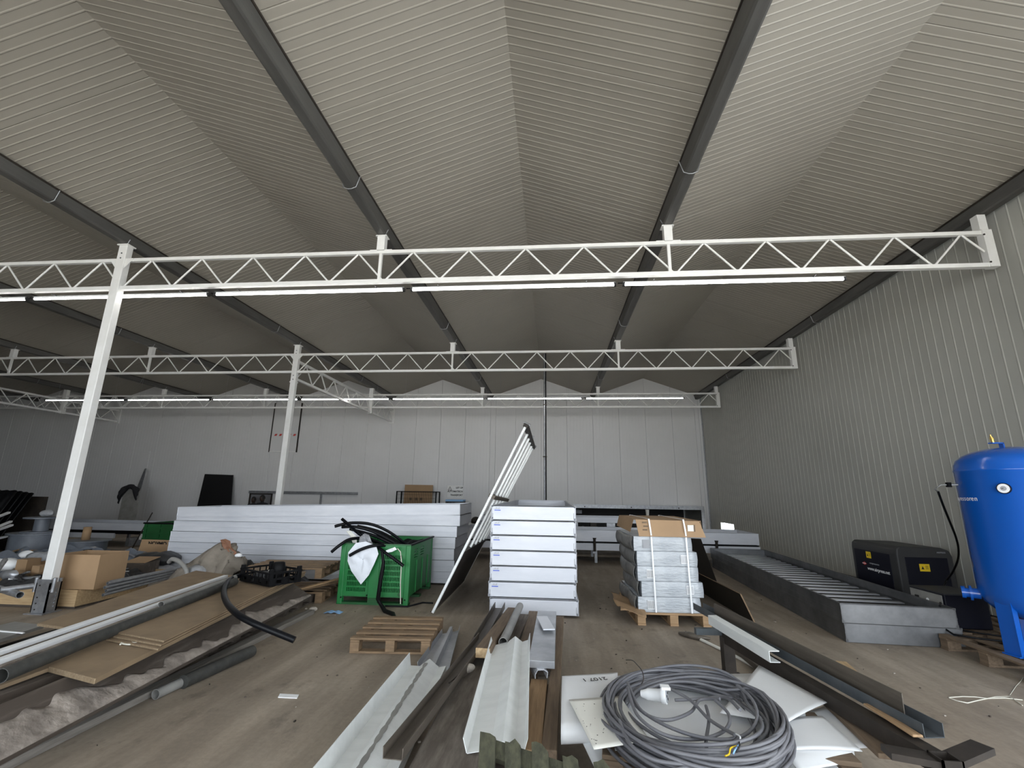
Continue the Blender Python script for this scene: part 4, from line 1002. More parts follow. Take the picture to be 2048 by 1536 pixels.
plank('timber_bearer', (-0.583, 2.960, 0.060), (0.119, 3.040, 0.060), .10, .055, M['wood_dark'], 'dark bearer timber across the floor under the nearest planks', 'bearer')
plank('timber_bearer', (-0.730, 4.436, 0.075), (0.037, 4.534, 0.075), .10, .07, M['wood_dark'], 'dark bearer timber across the floor under the middle of the planks', 'bearer')
# lump of mortar on the wide beam
def lump(name, c, r, m, label, cat, seed=0, sq=(1,1,.7)):
    rr = random.Random(seed); mb = MB(); ph = [rr.uniform(0, 6) for _ in range(6)]
    def fn(u, v):
        a = u*2*PI; b = v*PI
        k = r*(1+.18*math.sin(3*a+ph[0])*math.sin(b)+.16*math.sin(2*b+ph[1])+.1*math.sin(5*a+ph[2])*math.sin(2*b))
        return (c[0]+k*sq[0]*math.sin(b)*math.cos(a), c[1]+k*sq[1]*math.sin(b)*math.sin(a), c[2]+k*sq[2]*math.cos(b))
    mb.grid(fn, 14, 9); o = mb.build(name, m, origin=(c[0], c[1], c[2]-r*sq[2])); return tag(o, label, cat)
lump('mortar_lump', (-0.656, 3.944, 0.215), .042, M['clump'], 'pale lump of mortar lying on the wide dark beam', 'lump', 4)
o = MB().bar((-0.691, 3.861, 0.190), (-0.672, 3.904, 0.200), .02, .02).build('wood_splinter', M['wood_dark'], origin=(-0.690, 3.920, 0.180)); tag(o, 'dark wood splinter beside the mortar lump', 'splinter')
o = MB().tube([(-0.728, 3.544, 0.255), (-0.683, 3.674, 0.262)], .006, 6).build('iron_rod', M['dark_steel'], origin=(-0.711, 3.631, 0.250)); tag(o, 'short black rod lying across the brown steel channel', 'rod')

# mossy pallet in the near foreground, leaning with its far edge raised on the old beams
m0, m1 = Vector((-0.354, 2.539, 0.450)), Vector((0.328, 2.323, 0.400))
rx = (m1-m0).normalized(); ry = Vector((.07, -.74, -.60)).normalized(); rn = rx.cross(ry).normalized()
if rn.z < 0: rn.negate()
t = thing('mossy_pallet', 'weathered mossy green pallet leaning with gaps between its boards, nearest the camera', 'pallet', (m0.x, m0.y-.5, 0))
rr = random.Random(5); s = 0.0; L_ = (m1-m0).length; ln = .66
while s < L_+.15:
    w = .078+rr.uniform(-.01, .01); a = m0+rx*(s+w/2)+ry*rr.uniform(-.02, .03)
    jag = [(-w/2, rr.uniform(0,.02)), (-w*.2, rr.uniform(-.015,.015)), (w*.15, rr.uniform(-.015,.02)), (w/2, rr.uniform(0,.02))]
    pts = [a+rx*x+ry*y for x, y in jag]+[a+rx*w/2+ry*ln, a-rx*w/2+ry*ln]
    MB().slab([p+rn*.01 for p in pts], .02, down=-rn).build('slat', M['moss'], t)
    s += w+.062+rr.uniform(-.012, .012)
for off in (.075, .34, .60):
    MB().bar(m0+rx*.02+ry*off-rn*.035, m1+rx*.12+ry*off-rn*.035, .07, .045, rn).build('rail', M['moss'], t)

# ------------------------------------------------------------------ white sheets and the cable coil
def bent(name, corners, m, label, fn=None, t=.004, nu=14, nv=10, grp='loose white plastic sheets'):
    c = [Vector(p) for p in corners]
    def f(u, v):
        p = (c[0]*(1-u)+c[1]*u)*(1-v)+(c[3]*(1-u)+c[2]*u)*v
        return p+Vector(fn(u, v)) if fn else p
    o = MB().grid(f, nu, nv, t).build(name, m, origin=tuple(c[0])); return tag(o, label, 'sheet', grp)
WS, CS = M['white_sheet'], M['cream_sheet']
for i in range(2):
    pallet('wooden_pallet', ['lower brown pallet hidden below the white sheets and coil', 'upper brown pallet directly below the white sheets and coil'][i], (.92, 3.10, .146*i), -.12, 1.25, 1.0, M['wood_brown'])
bent('white_sheet', [(0.308, 2.709, 0.300), (1.304, 2.823, 0.300), (1.806, 3.924, 0.300), (0.383, 3.679, 0.300)], WS, 'large flat white sheet under the whole grey cable coil')
bent('white_sheet', [(0.953, 3.082, 0.345), (1.276, 3.015, 0.335), (1.653, 3.290, 0.350), (1.493, 3.852, 0.360)], WS, 'white sheet lying uppermost behind the coil, nearest the trestle', lambda u, v: (0, 0, .006*math.sin(v*PI)*u))
bent('cream_sheet', [(1.357, 3.346, 0.325), (1.646, 3.365, 0.315), (1.814, 3.392, 0.315), (1.689, 3.865, 0.325)], CS, 'cream sheet whose edge shows behind the uppermost white sheet')
bent('white_sheet', [(1.140, 2.783, 0.310), (1.569, 2.845, 0.300), (1.569, 3.197, 0.310), (1.323, 3.120, 0.310)], WS, 'white sheet lying to the right of the coil with a sharp near corner', lambda u, v: (0, 0, .008*math.sin(u*PI)))
bent('white_sheet', [(1.382, 2.885, 0.275), (1.702, 2.956, 0.275), (1.707, 3.420, 0.285), (1.471, 3.259, 0.285)], WS, 'lowest white sheet reaching furthest towards the trestle leg', None)
for i in range(4):
    lab = ['upper curled white sheet fanned out below the coil at the right', 'second curled white sheet fanned out below the coil at the right', 'third curled white sheet fanned out below the coil at the right', 'lowest curled white sheet fanned out below the coil at the right'][i]
    zz = .285-.05*i
    bent('white_sheet', [Vector((1.143, 2.887, 0.250))+Vector((-.03*i, -.05*i, zz-.25)), Vector((1.163, 2.652, 0.250))+Vector((-.03*i, -.06*i, zz-.25)), Vector((1.513, 2.815, 0.250))+Vector((-.05*i, -.06*i, zz-.27-.01*i)), Vector((1.555, 2.934, 0.250))+Vector((-.06*i+.02, -.02*i, zz-.24))], WS, lab, lambda u, v, i=i: (0, 0, -.05*math.sin(u*PI)*(1 if i % 2 else -.4)))
# left rolled sheet with the handwritten number, and the speckled flat one
r0, r1 = Vector((0.058, 3.466, 0.360)), Vector((0.441, 3.576, 0.360)); r2 = Vector((0.039, 2.821, 0.360)); r3 = Vector((0.360, 2.887, 0.360))
def roll(u, v):
    # u across from the far edge to the rolled near edge, v along to the right
    far = r0.lerp(r1, v); near = r2.lerp(r3, v); d = (near-far); L = d.length; d.normalize()
    s = u*(L+.42)
    if s < L: return far+d*s+Vector((0, 0, .025*math.sin(s/L*PI)*(1-v)))
    a = (s-L)/.062; a = min(a, 5.2); rr_ = .055-.004*a
    return near+d*(rr_*math.sin(a))+Vector((0, 0, -.055+rr_*math.cos(a)))
o = MB().grid(roll, 40, 10, .004).build('rolled_white_sheet', WS, origin=tuple(r0)); tag(o, 'white sheet with a rolled near edge and a handwritten number, left of the coil', 'sheet', 'loose white plastic sheets')
nt_ = Vector((0.344, 3.439, 0.364)); rt_ = (Vector((0.140, 3.372, 0.364))-nt_).normalized()
up_ = Vector((rt_.y, -rt_.x, 0)); up_ = -up_ if up_.y > 0 else up_
text('2107 1', .062, M['ink'], o, face_matrix(nt_+Vector((0,0,.012)), rt_, up_), .0008, name='handwriting')
bent('white_sheet', [(0.118, 2.931, 0.300), (0.204, 2.671, 0.280), (0.566, 2.760, 0.290), (0.534, 3.111, 0.300)], WS, 'white sheet drooping below the speckled sheet towards the mossy pallet', lambda u, v: (0, 0, -.05*u*(1-v)))
o = bent('speckled_sheet', [(0.089, 3.006, 0.400), (0.189, 2.524, 0.385), (0.471, 2.637, 0.385), (0.391, 3.089, 0.400)], CS, 'flat white sheet speckled with dark dirt spots, left of the coil')
rr = random.Random(9); mb = MB()
cs_ = [Vector((0.089, 3.006, 0.400)), Vector((0.189, 2.524, 0.385)), Vector((0.471, 2.637, 0.385)), Vector((0.391, 3.089, 0.400))]
for _ in range(26):
    u, v = rr.uniform(.04,.96), rr.uniform(.04,.7); p = (cs_[0]*(1-u)+cs_[1]*u)*(1-v)+(cs_[3]*(1-u)+cs_[2]*u)*v; r_ = rr.uniform(.0012,.0035)
    mb.tube([p+Vector((0,0,-.001)), p+Vector((0,0,.0012))], r_, 6)
mb.build('dirt_specks', M['ink'], o)
# coil of grey cable
cc = Vector((0.813, 2.987, 0.360)); RA, RBb = .42, .50
rr = random.Random(21)
pts = []; N = 46; a0 = rr.uniform(0, 6)
cx, cy = .77, 2.98
for k in range(42):
    R1 = .425+.065*rr.random()+(.10 if k % 7 == 6 else 0)*-1; ox, oy = rr.uniform(-.035, .035), rr.uniform(-.05, .05); tl = rr.uniform(-.03, .03); ph = rr.uniform(0, 6)
    R2 = R1*rr.uniform(1.16, 1.32)
    ramp = k/42
    for j in range(N):
        a = 2*PI*j/N+a0
        zz = .325+.004+.085*ramp+.022*math.sin(a*2+ph)+.015*rr.random()*0+tl*math.cos(a+ph)
        wob = 1+.025*math.sin(3*a+ph)
        rot = .38
        x_, y_ = R1*wob*math.cos(a), R2*wob*math.sin(a)
        pts.append(Vector((cx+ox+x_*math.cos(rot)+y_*math.sin(rot), cy+oy-x_*math.sin(rot)+y_*math.cos(rot), max(zz, .318))))
# smooth the jumps between neighbouring turns
sm = pts[:]
for _ in range(3): sm = [sm[0]]+[(sm[i-1]+sm[i]*2+sm[i+1])/4 for i in range(1, len(sm)-1)]+[sm[-1]]
t = thing('cable_coil', 'big loose coil of grey electric cable with a white plug on the white sheets', 'cable', (cx, cy, .31))
MB().tube(sm, .0088, 7).build('cable', M['cable'], t)
def spl(P_, seg=10):
    P_ = [Vector(p) for p in P_]; out = []
    for i in range(len(P_)-1):
        p0 = P_[max(i-1, 0)]; p1, p2 = P_[i], P_[i+1]; p3 = P_[min(i+2, len(P_)-1)]
        for k in range(seg):
            u = k/seg; out.append(.5*((2*p1)+(p2-p0)*u+(2*p0-5*p1+4*p2-p3)*u*u+(3*p1-p0-3*p2+p3)*u**3))
    return out+[P_[-1]]
for pp in ([(0.450, 3.183, 0.440), (0.468, 2.846, 0.430), (0.586, 2.819, 0.400), (0.757, 2.973, 0.380), (0.863, 3.145, 0.380), (0.953, 3.066, 0.420)],
           [(0.696, 3.221, 0.410), (0.790, 3.084, 0.400), (0.833, 2.872, 0.390), (0.883, 2.655, 0.420)],
           [(0.720, 3.153, 0.370), (0.867, 3.159, 0.380), (0.998, 3.117, 0.410), (0.997, 2.884, 0.440)],
           [(0.435, 3.080, 0.450), (0.435, 2.761, 0.440), (0.540, 2.615, 0.420), (0.718, 2.665, 0.390), (0.874, 2.771, 0.390), (0.948, 2.918, 0.400), (0.920, 3.049, 0.420)],
           [(0.876, 3.080, 0.375), (0.841, 2.921, 0.370), (0.739, 2.644, 0.375), (0.711, 2.461, 0.400)],
           [(0.331, 2.694, 0.440), (0.356, 2.481, 0.430), (0.444, 2.389, 0.420), (0.593, 2.388, 0.410)],
           [(0.909, 2.679, 0.400), (0.766, 2.528, 0.390), (0.620, 2.412, 0.400), (0.470, 2.319, 0.410)]):
    MB().tube(spl(pp), .0088, 7).build('cable_loop', M['cable'], t)
# white plug
pa_, pb_ = Vector((0.550, 3.136, 0.400)), Vector((0.660, 3.096, 0.410)); d = (pb_-pa_).normalized()
pg = MB(); pg.tube([pa_-d*.03, pa_, pa_+d*.012, pb_-d*.03, pb_-d*.028, pb_], [.018,.026,.032,.034,.043,.043], 16); plug = pg.build('plug', M['white_pl'], t)
MB().tube([pb_, pb_+d*.004], .034, 16).build('socket_face', M['greymark'], plug)
for a in range(3):
    u = d.orthogonal().normalized(); w = d.cross(u); q = pb_+d*.004+(u*math.cos(a*2.1)+w*math.sin(a*2.1))*.017
    MB().tube([q, q+d*.003], .007, 8).build('contact_hole', M['ink'], plug)
MB().box(pb_+Vector((-.005,0,.045)), (.05, .05, .014)).build('lid_hinge', M['white_pl'], plug)
# stripped wire ends
e0 = Vector((0.873, 2.576, 0.430))
for c_, m_, ps in (('yellow', 'yellow', [(0.851, 2.530, 0.430), (0.804, 2.486, 0.440), (0.784, 2.455, 0.430), (0.760, 2.436, 0.430)]), ('blue', 'bluemark', [(0.856, 2.539, 0.430), (0.816, 2.471, 0.440), (0.802, 2.457, 0.430)]), ('white', 'white_pl', [(0.876, 2.619, 0.440), (0.877, 2.569, 0.450), (0.857, 2.526, 0.440)]), ('black', 'ink', [(0.869, 2.563, 0.440), (0.843, 2.486, 0.450), (0.820, 2.472, 0.430)])):
    MB().tube(spl(ps, 5), .0038, 6).build('wire_end', M[m_] if m_ != 'bluemark' else M['rag'], t)
o = MB().tube(spl([(0.538, 3.831, 0.360), (0.555, 3.636, 0.420), (0.544, 3.365, 0.480), (0.544, 3.203, 0.500), (0.534, 3.105, 0.490), (0.522, 3.114, 0.460)], 6), .003, 5).build('tie_wire', M['dark_steel'], t)

# ------------------------------------------------------------------ pile of boards at the left
for i, (px_, py_, lab) in enumerate(((-3.75, 3.55, 'nearest worn pallet under the pile of boards'), (-3.85, 4.95, 'middle worn pallet under the pile of boards'), (-3.95, 6.35, 'far worn pallet under the pile of boards'))):
    pallet('wooden_pallet', lab, (px_, py_, 0), .05, 1.15, .85, M['wood_dark'], group=None)
pallet('wooden_pallet', 'pallet at the far end of the board pile, its end showing beside the green box', ((-3.507, 6.492, 0.000)[0]-.35, 7.05, 0), .1, 1.15, .8, M['wood_pallet'])
pallet('wooden_pallet', 'tilted upper pallet at the far end of the board pile behind the crate', ((-3.507, 6.492, 0.000)[0]-.45, 7.15, .30), .12, 1.15, .8, M['wood_pallet'])
rr = random.Random(2)
for i in range(5):
    a = Vector((-3.754, 6.501, 0.200)); 
    x0_ = Vector((-3.75+.09*i, 6.15+.05*i, .175+.022*i)); x1_ = x0_+Vector((.55-.06*i, 1.35-.1*i, rr.uniform(-.01, .03)))
    plank('wood_lath', x0_, x1_, .06, .018, M['wood_pallet'] if i % 2 else M['wood_tan'], '%s thin wood lath sticking out of the far end of the board pile' % ['lowest', 'second lowest', 'middle', 'second highest', 'highest'][i], 'lath', group='wood laths')
# plaster-crusted formwork beams along the near side
def crust(parent, L, w, seed, lo=.15, hi=.6):
    rr = random.Random(seed); mb = MB()
    ph = [rr.uniform(0, 6) for _ in range(5)]
    def edge(u): return lo+(hi-lo)*(.5+.25*math.sin(u*9+ph[0])+.15*math.sin(u*23+ph[1])+.10*math.sin(u*61+ph[2])+.09*math.sin(u*133+ph[4])*math.sin(u*17))*(1 if u < .62 else max(0.05, 1-(u-.62)*2.2))
    mb.grid(lambda u, v: (u*L, -w/2+v*w*edge(u), .003+.007*math.sin(v*PI)*(1+.5*math.sin(u*140+ph[3]))), 280, 5, .005)
    return mb.build('plaster_crust', M['dust'], parent, world=False)
ba, bb = Vector((-2.915, 2.405, 0.290)), Vector((-3.272, 6.171, 0.290))
o = plank('formwork_beam', ba, bb, .32, .05, M['wood_dark'], 'long timber beam with thick plaster crust at the front edge of the board pile', 'beam', roll=.55, bevel=.008)
crust(o, (bb-ba).length, .32, 1, .05, .75)
ba2, bb2 = Vector((-3.376, 2.737, 0.300)), Vector((-3.482, 4.236, 0.300))
o = plank('formwork_beam', ba2, bb2, .24, .14, M['wood_dark'], 'shorter dusty timber beam just behind the crusted front beam', 'beam', bevel=.008)
crust(o, (bb2-ba2).length, .24, 5, .1, .5)
plank('dark_beam', (-3.311, 2.722, 0.360), (-3.325, 3.892, 0.360), .14, .09, M['wood_dark'], 'dark beam running out from under the lower particle board at the frame edge', 'beam')
plank('brown_board', (-3.397, 2.778, 0.395), (-3.445, 4.170, 0.400), .22, .025, M['chip'], 'narrow particle board strip beside the dark pipe, left of the lower board', 'board')
# particle boards
def panel(name, corners, t_, label, layers=1):
    mb = MB(); c = [Vector(p) for p in corners]; zoff = 0
    mb.slab(c, t_, 0); n = len(c)
    o = mb.build(name, [M['chip']], origin=tuple(c[0])); tag(o, label, 'board', 'particle boards in the pile')
    # raw sawn edge as its own strip along the near end
    e = MB(); e.slab([c[0]+Vector((0,0,-.001)), c[1]+Vector((0,0,-.001)), c[1]+(c[0]-c[1]).normalized().cross(Vector((0,0,1)))*.003+Vector((0,0,-.001)), c[0]+(c[0]-c[1]).normalized().cross(Vector((0,0,1)))*.003+Vector((0,0,-.001))], t_-.002)
    e.build('raw_edge', M['chip_edge'], o)
    return o
panel('particle_board', [(-3.297, 3.075, 0.405), (-2.820, 2.935, 0.405), (-3.351, 6.128, 0.405), (-4.099, 6.296, 0.405)], .032, 'lowest particle board in the pile, with string on it and a pale thick edge')
for i in range(3):
    zz = .455-.016*i; d = Vector((.012*i, -.035*i, zz-.455))
    panel('particle_board', [Vector((-3.434, 3.649, 0.455))+d, Vector((-2.876, 3.500, 0.455))+d, Vector((-3.391, 6.464, 0.455))+d, Vector((-4.274, 6.792, 0.455))+d], .013, ['uppermost of the three thin particle boards under the black crate', 'middle of the three thin particle boards under the black crate', 'lowest of the three thin particle boards under the black crate'][i])
panel('particle_board', [(-4.339, 3.866, 0.425), (-3.678, 3.741, 0.425), (-4.173, 6.162, 0.425), (-5.001, 6.459, 0.425)], .02, 'wide particle board at the back of the pile beside the near column')
o = MB().tube(spl([(-3.306, 3.557, 0.412), (-3.309, 3.584, 0.418), (-3.219, 3.523, 0.415), (-3.163, 3.507, 0.415), (-3.126, 3.523, 0.415), (-3.133, 3.582, 0.415), (-3.125, 3.530, 0.420), (-3.214, 3.559, 0.415), (-3.216, 3.500, 0.415)], 5), .006, 5).build('pale_string', M['string'], origin=(-3.211, 3.558, 0.405)); tag(o, 'tangle of pale string on the lowest particle board', 'string')
# long profiles lying over the boards
for i, (ya, yb, lab) in enumerate(((1299, 1150, 'white plastic profile lying over the boards, the one nearer the column'), (1316, 1158, 'white plastic profile lying over the boards, the one nearer the dark pipe'))):
    a, b = Vector((-3.620, 2.918, 0.500)), Vector((-4.174, 5.932, 0.475))
    if i: a, b = Vector((-3.441, 2.786, 0.500)), Vector((-3.971, 5.620, 0.475))
    plank('white_profile', a, b, .055, .03, M['white_pl'], lab, 'profile', bevel=.004, group=None)
plank('grey_profile', (-3.416, 2.774, 0.470), (-3.875, 5.469, 0.460), .05, .05, M['dust'], 'dusty grey profile right below the white plastic profiles', 'profile')
o = MB().pipe((-3.271, 2.774, 0.455), (-3.696, 5.427, 0.500), .042).build('dark_pipe', M['pipe_dark'], origin=(-3.404, 2.887, 0.410)); tag(o, 'long dark plastic pipe lying over the boards and ending at the frame edge', 'pipe')
o = MB().pipe((-3.591, 4.266, 0.510), (-3.788, 5.552, 0.520), .028).build('grey_pipe', M['pipe_grey'], origin=(-3.693, 4.387, 0.480)); tag(o, 'short grey pipe with an open end on the long dark pipe', 'pipe')
plank('black_strip', (-5.245, 4.221, 0.055), (-5.302, 4.974, 0.055), .10, .05, M['black'], 'black flat strip coming from under the back particle board', 'strip')
mb = MB(); mb.slab([(-5.657, 4.460, 0.160), (-5.085, 4.042, 0.160), (-5.230, 4.729, 0.160), (-5.653, 4.801, 0.160)], .03)
tag(mb.build('grey_slab', M['cream_sheet'], origin=(-5.394, 4.475, 0.130)), 'pale grey slab on the floor at the frame edge beside the column', 'slab')
bpy.data.objects['grey_slab'].data.materials[0] = M['pipe_grey']
plank('white_lath', (-5.593, 4.491, 0.172), (-5.105, 4.441, 0.172), .025, .01, M['white_pl'], 'thin white lath on the pale grey slab', 'lath')
# floor pieces in front of the pile
plank('grey_beam', (-3.102, 2.575, 0.050), (-3.111, 6.166, 0.050), .10, .05, M['grey_plank'], 'long grey beam lying on the floor along the front of the board pile', 'beam')
t = thing('sleeved_pipe', 'grey pipe with a thick black sleeve lying on the floor before the pile', 'pipe', (-3.047, 3.718, 0.000))
MB().pipe((-2.991, 3.651, 0.038), (-2.961, 4.008, 0.040), .036).build('pipe', M['pipe_grey'], t)
MB().tube([(-2.944, 3.858, 0.050), (-2.865, 4.605, 0.050)], .05, 18).build('sleeve', M['pipe_dark'], t)
lump('mortar_lump', (-3.127, 6.251, 0.030), .045, M['clump'], 'pale crumbly mortar lump at the far end of the grey floor beam', 'lump', 8)
lump('mortar_crumb', (-3.274, 6.362, 0.012), .018, M['clump'], 'small mortar crumb beside the larger lump on the floor', 'lump', 11)
mb = MB(); c = Vector((-2.840, 6.241, 0.000)); mb.grid(lambda u, v: (c.x+(u-.5)*.22, c.y+(v-.5)*.11, .008+.02*abs(math.sin(u*7+v*3))*math.sin(u*PI)), 12, 6, .003)
tag(mb.build('blue_rag', M['rag'], origin=(c.x, c.y, 0)), 'small light blue rag lying on the floor left of the green box', 'rag')
mb = MB(); mb.slab([(-2.106, 3.799, 0.006), (-1.954, 3.800, 0.006), (-1.972, 3.860, 0.006), (-2.127, 3.859, 0.006)], .005)
tag(mb.build('white_offcut', M['white_pl'], origin=(-2.050, 3.848, 0.000)), 'small flat white offcut lying alone on the bare floor', 'offcut')
mb = MB(); mb.slab([(-2.020, 5.982, 0.004), (-1.888, 6.001, 0.004), (-1.922, 6.183, 0.004), (-2.088, 6.136, 0.004)], .004)
tag(mb.build('cardboard_scrap', M['card_dark'], origin=(-1.976, 6.074, 0.000)), 'small cardboard scrap on the floor behind the empty pallet', 'scrap')
rr = random.Random(17)
mb = MB()
for k in range(170):
    x, y = rr.uniform(-3, 4), rr.uniform(2.7, 8); s_ = rr.uniform(.003, .012)
    mb.box((x, y, s_*.4), (s_*rr.uniform(.8,2.4), s_, s_*.8), Matrix.Rotation(rr.uniform(0, 3), 3, 'Z'), mi=rr.choice((0,0,1,1,1,2)))
tag(mb.build('floor_crumbs', [M['clump'], M['wood_dark'], M['dark_steel']], origin=(0,4,0)), 'crumbs of mortar and wood strewn over the concrete floor', 'debris', kind='stuff')
# curved black hose
hp = [(-3.708, 5.718, 0.500), (-3.807, 5.650, 0.520), (-3.731, 5.369, 0.520), (-3.434, 4.884, 0.515), (-3.081, 4.442, 0.510), (-2.757, 4.123, 0.500), (-2.547, 4.026, 0.460), (-2.343, 4.018, 0.400), (-2.158, 4.049, 0.330)]
hose('thick black hose curling from beside the black crate out over the floor', hp, .027, n=14)
bpy.data.objects[[o.name for o in COL.objects if o.get('label', '').startswith('thick black hose')][0]]['group'] = 'loose hoses'
# black crate on the boards
ka, kb, kc = Vector((-3.802, 5.656, 0.468)), Vector((-3.233, 5.352, 0.468)), Vector((-3.263, 5.879, 0.468))
ux = (kb-ka); Wk = ux.length; ux.normalize(); uy = Vector((-ux.y, ux.x, 0)); Dk = .40; Hk = .16
kc0 = ka+ux*Wk/2+uy*Dk/2; rz = math.atan2(ux.y, ux.x)
t = thing('plastic_crate', 'black slotted plastic crate standing on the particle boards', 'crate', tuple(kc0), rz)
def lat(x0, x1, y, z0, z1, ax, t, nm):
    mb = MB(); L = x1-x0; n = max(3, int(L/.075))
    def b(a0, a1, za, zb, th=.008):
        if ax == 'x': mb.bx(a0, a1, y-th/2, y+th/2, za, zb)
        else: mb.bx(y-th/2, y+th/2, a0, a1, za, zb)
    b(x0, x1, z0, z0+.022); b(x0, x1, z0+.06, z0+.082); b(x0, x1, z1-.034, z1-.014, .02)
    for k in range(n+1):
        c_ = x0+L*k/n; b(max(x0, c_-.007), min(x1, c_+.007), z0, z1-.02)
    for k in range(n):
        if k % 2 == 0: b(x0+L*k/n, x0+L*(k+1)/n, z0+.02, z0+.065)
    mb.build(nm, M['black'], t, world=False)
for s in (-1, 1):
    lat(-Wk/2, Wk/2, s*(Dk/2-.005), 0, Hk, 'x', t, 'end_wall'); lat(-Dk/2, Dk/2, s*(Wk/2-.005), 0, Hk, 'y', t, 'side_wall')
for sx in (-1, 1):
    for sy in (-1, 1):
        mb = MB(); mb.bx(sx*Wk/2-(.035 if sx > 0 else 0), sx*Wk/2+(0 if sx > 0 else .035), sy*Dk/2-(.05 if sy > 0 else 0), sy*Dk/2+(0 if sy > 0 else .05), 0, Hk+.022); mb.build('corner_post', M['black'], t, world=False, bevel=.006)
MB().bx(-Wk/2, Wk/2, -Dk/2, Dk/2, 0, .006).build('base', M['black'], t, world=False)
kk = kc0+ux*.06+uy*.06
mb = MB(); mb.lathe([(.0,.21),(.05,.212),(.062,.205),(.075,.15),(.08,.10),(.06,.02)], 20, Matrix.Translation((kk.x, kk.y, .475)))
tag(mb.build('black_pot', M['black'], origin=(kk.x, kk.y, .475)), 'upturned black plastic cap inside the black crate', 'pot')
kk = kc0-uy*.08
mb = MB(); mb.box((kk.x, kk.y, .475+.055), (.16, .18, .1), Matrix.Rotation(rz+.3, 3, 'Z'))
tag(mb.build('black_fitting', M['dgrey'], origin=(kk.x, kk.y, .475), bevel=.01), 'dark plastic fitting lying in the front of the black crate', 'fitting')
kk = kc0+uy*.10-ux*.12
mb = MB(); mb.box((kk.x, kk.y, .475+.05), (.12, .10, .09), Matrix.Rotation(.5, 3, 'Z'))
tag(mb.build('pale_block', M['cream_sheet'], origin=(kk.x, kk.y, .475), bevel=.008), 'pale block lying at the back of the black crate', 'block')
# dusty canvas heap with a brown leather piece behind the boards
hp_ = [(-6.063, 7.100, 0.231), (-5.829, 7.100, 0.311), (-5.603, 7.100, 0.433), (-5.437, 7.100, 0.570), (-5.296, 7.100, 0.669), (-5.173, 7.100, 0.724), (-5.034, 7.100, 0.682), (-4.923, 7.100, 0.611), (-4.858, 7.100, 0.511), (-4.789, 7.100, 0.339)]
mb = MB()
def heap(u, v):
    f = u*(len(hp_)-1); i_ = min(int(f), len(hp_)-2); q = Vector(hp_[i_]).lerp(Vector(hp_[i_+1]), f-i_)
    k = math.sin(min(v, .5)*PI) if v < .5 else math.cos((v-.5)*PI)
    z = .01+(q.z-.01)*max(k, 0)**.8
    n_ = .022*math.sin(u*31+v*9)+.018*math.sin(u*57-v*31)+.02*math.sin(v*27+u*8)
    return (q.x+.02*math.sin(v*17)+n_*.4, 6.75+v*.75+n_+.03*math.sin(u*21), max(.01, z+n_*(1 if 0 < v < 1 else 0)))
mb.grid(heap, 54, 24, .008)
tag(mb.build('canvas_heap', M['canvas'], origin=(hp_[5][0], 7.1, 0)), 'heap of dusty grey-brown canvas behind the board pile before the trays', 'canvas')
fan_sheet([(-5.187, 7.120, 0.766), (-5.098, 7.120, 0.783), (-5.019, 7.120, 0.755), (-4.980, 7.120, 0.667), (-4.880, 7.100, 0.598), (-4.849, 7.080, 0.543), (-4.950, 7.080, 0.562), (-5.059, 7.080, 0.625), (-5.135, 7.100, 0.695)], M['brown'], 'leather_glove', 'brown leather glove standing on top of the dusty canvas heap', 'glove', .05)
lump('white_rag', (-4.798, 7.050, 0.562), .045, M['white_pl'], 'small white scrap at the edge of the canvas heap', 'scrap', 12)
# bundle of grey metal tubes behind the boards
rr = random.Random(31)
for i in range(8):
    zz = .20+.035*(i % 4); ya = 1196-8.0*(i % 4)-2*(i//4)
    a = Vector((-5.763, 5.872, 0.200))+Vector((-.05*(i//4), .09*(i//4)+.03*(i % 2), .045*(i % 4))); b = Vector((-5.736, 7.861, 0.260))+Vector((-.03*(i//4)+rr.uniform(-.05,.05), .10*(i//4)+.04*(i % 3), .030*(i % 4)))
    o = MB().pipe(a, b, .019, .003, 12).build('metal_tube', M['galv'], origin=tuple(a)); tag(o, '%s of the grey metal tubes bundled behind the particle boards' % ['lowest front', 'second front', 'third front', 'topmost front', 'lowest rear', 'second rear', 'third rear', 'topmost rear'][i], 'tube', 'grey metal tubes')
o = MB().tube(spl([(-5.305, 6.700, 0.304), (-5.347, 6.700, 0.399), (-5.500, 6.750, 0.484), (-5.668, 6.800, 0.515), (-5.758, 6.850, 0.464)], 6), .03, 10).build('grey_hose', M['pipe_grey'], origin=(-5.305, 6.700, 0.304)); tag(o, 'grey hose arching over the bundle of metal tubes', 'hose')
lump('grey_sack', (-5.272, 6.900, 0.314), .22, M['bag'], 'grey plastic sack at the end of the metal tubes', 'sack', 22, (1.0, .8, .45))
lump('grey_sack', (-6.763, 8.000, 0.097), .28, M['bag'], 'dusty plastic sack lying behind the metal tubes', 'sack', 23, (1.1, .8, .6))
lump('dark_fabric', (-6.923, 8.000, 0.324), .26, M['dgrey'], 'dark crumpled fabric heap in front of the back green crate', 'fabric', 24, (1.3, .8, .5))

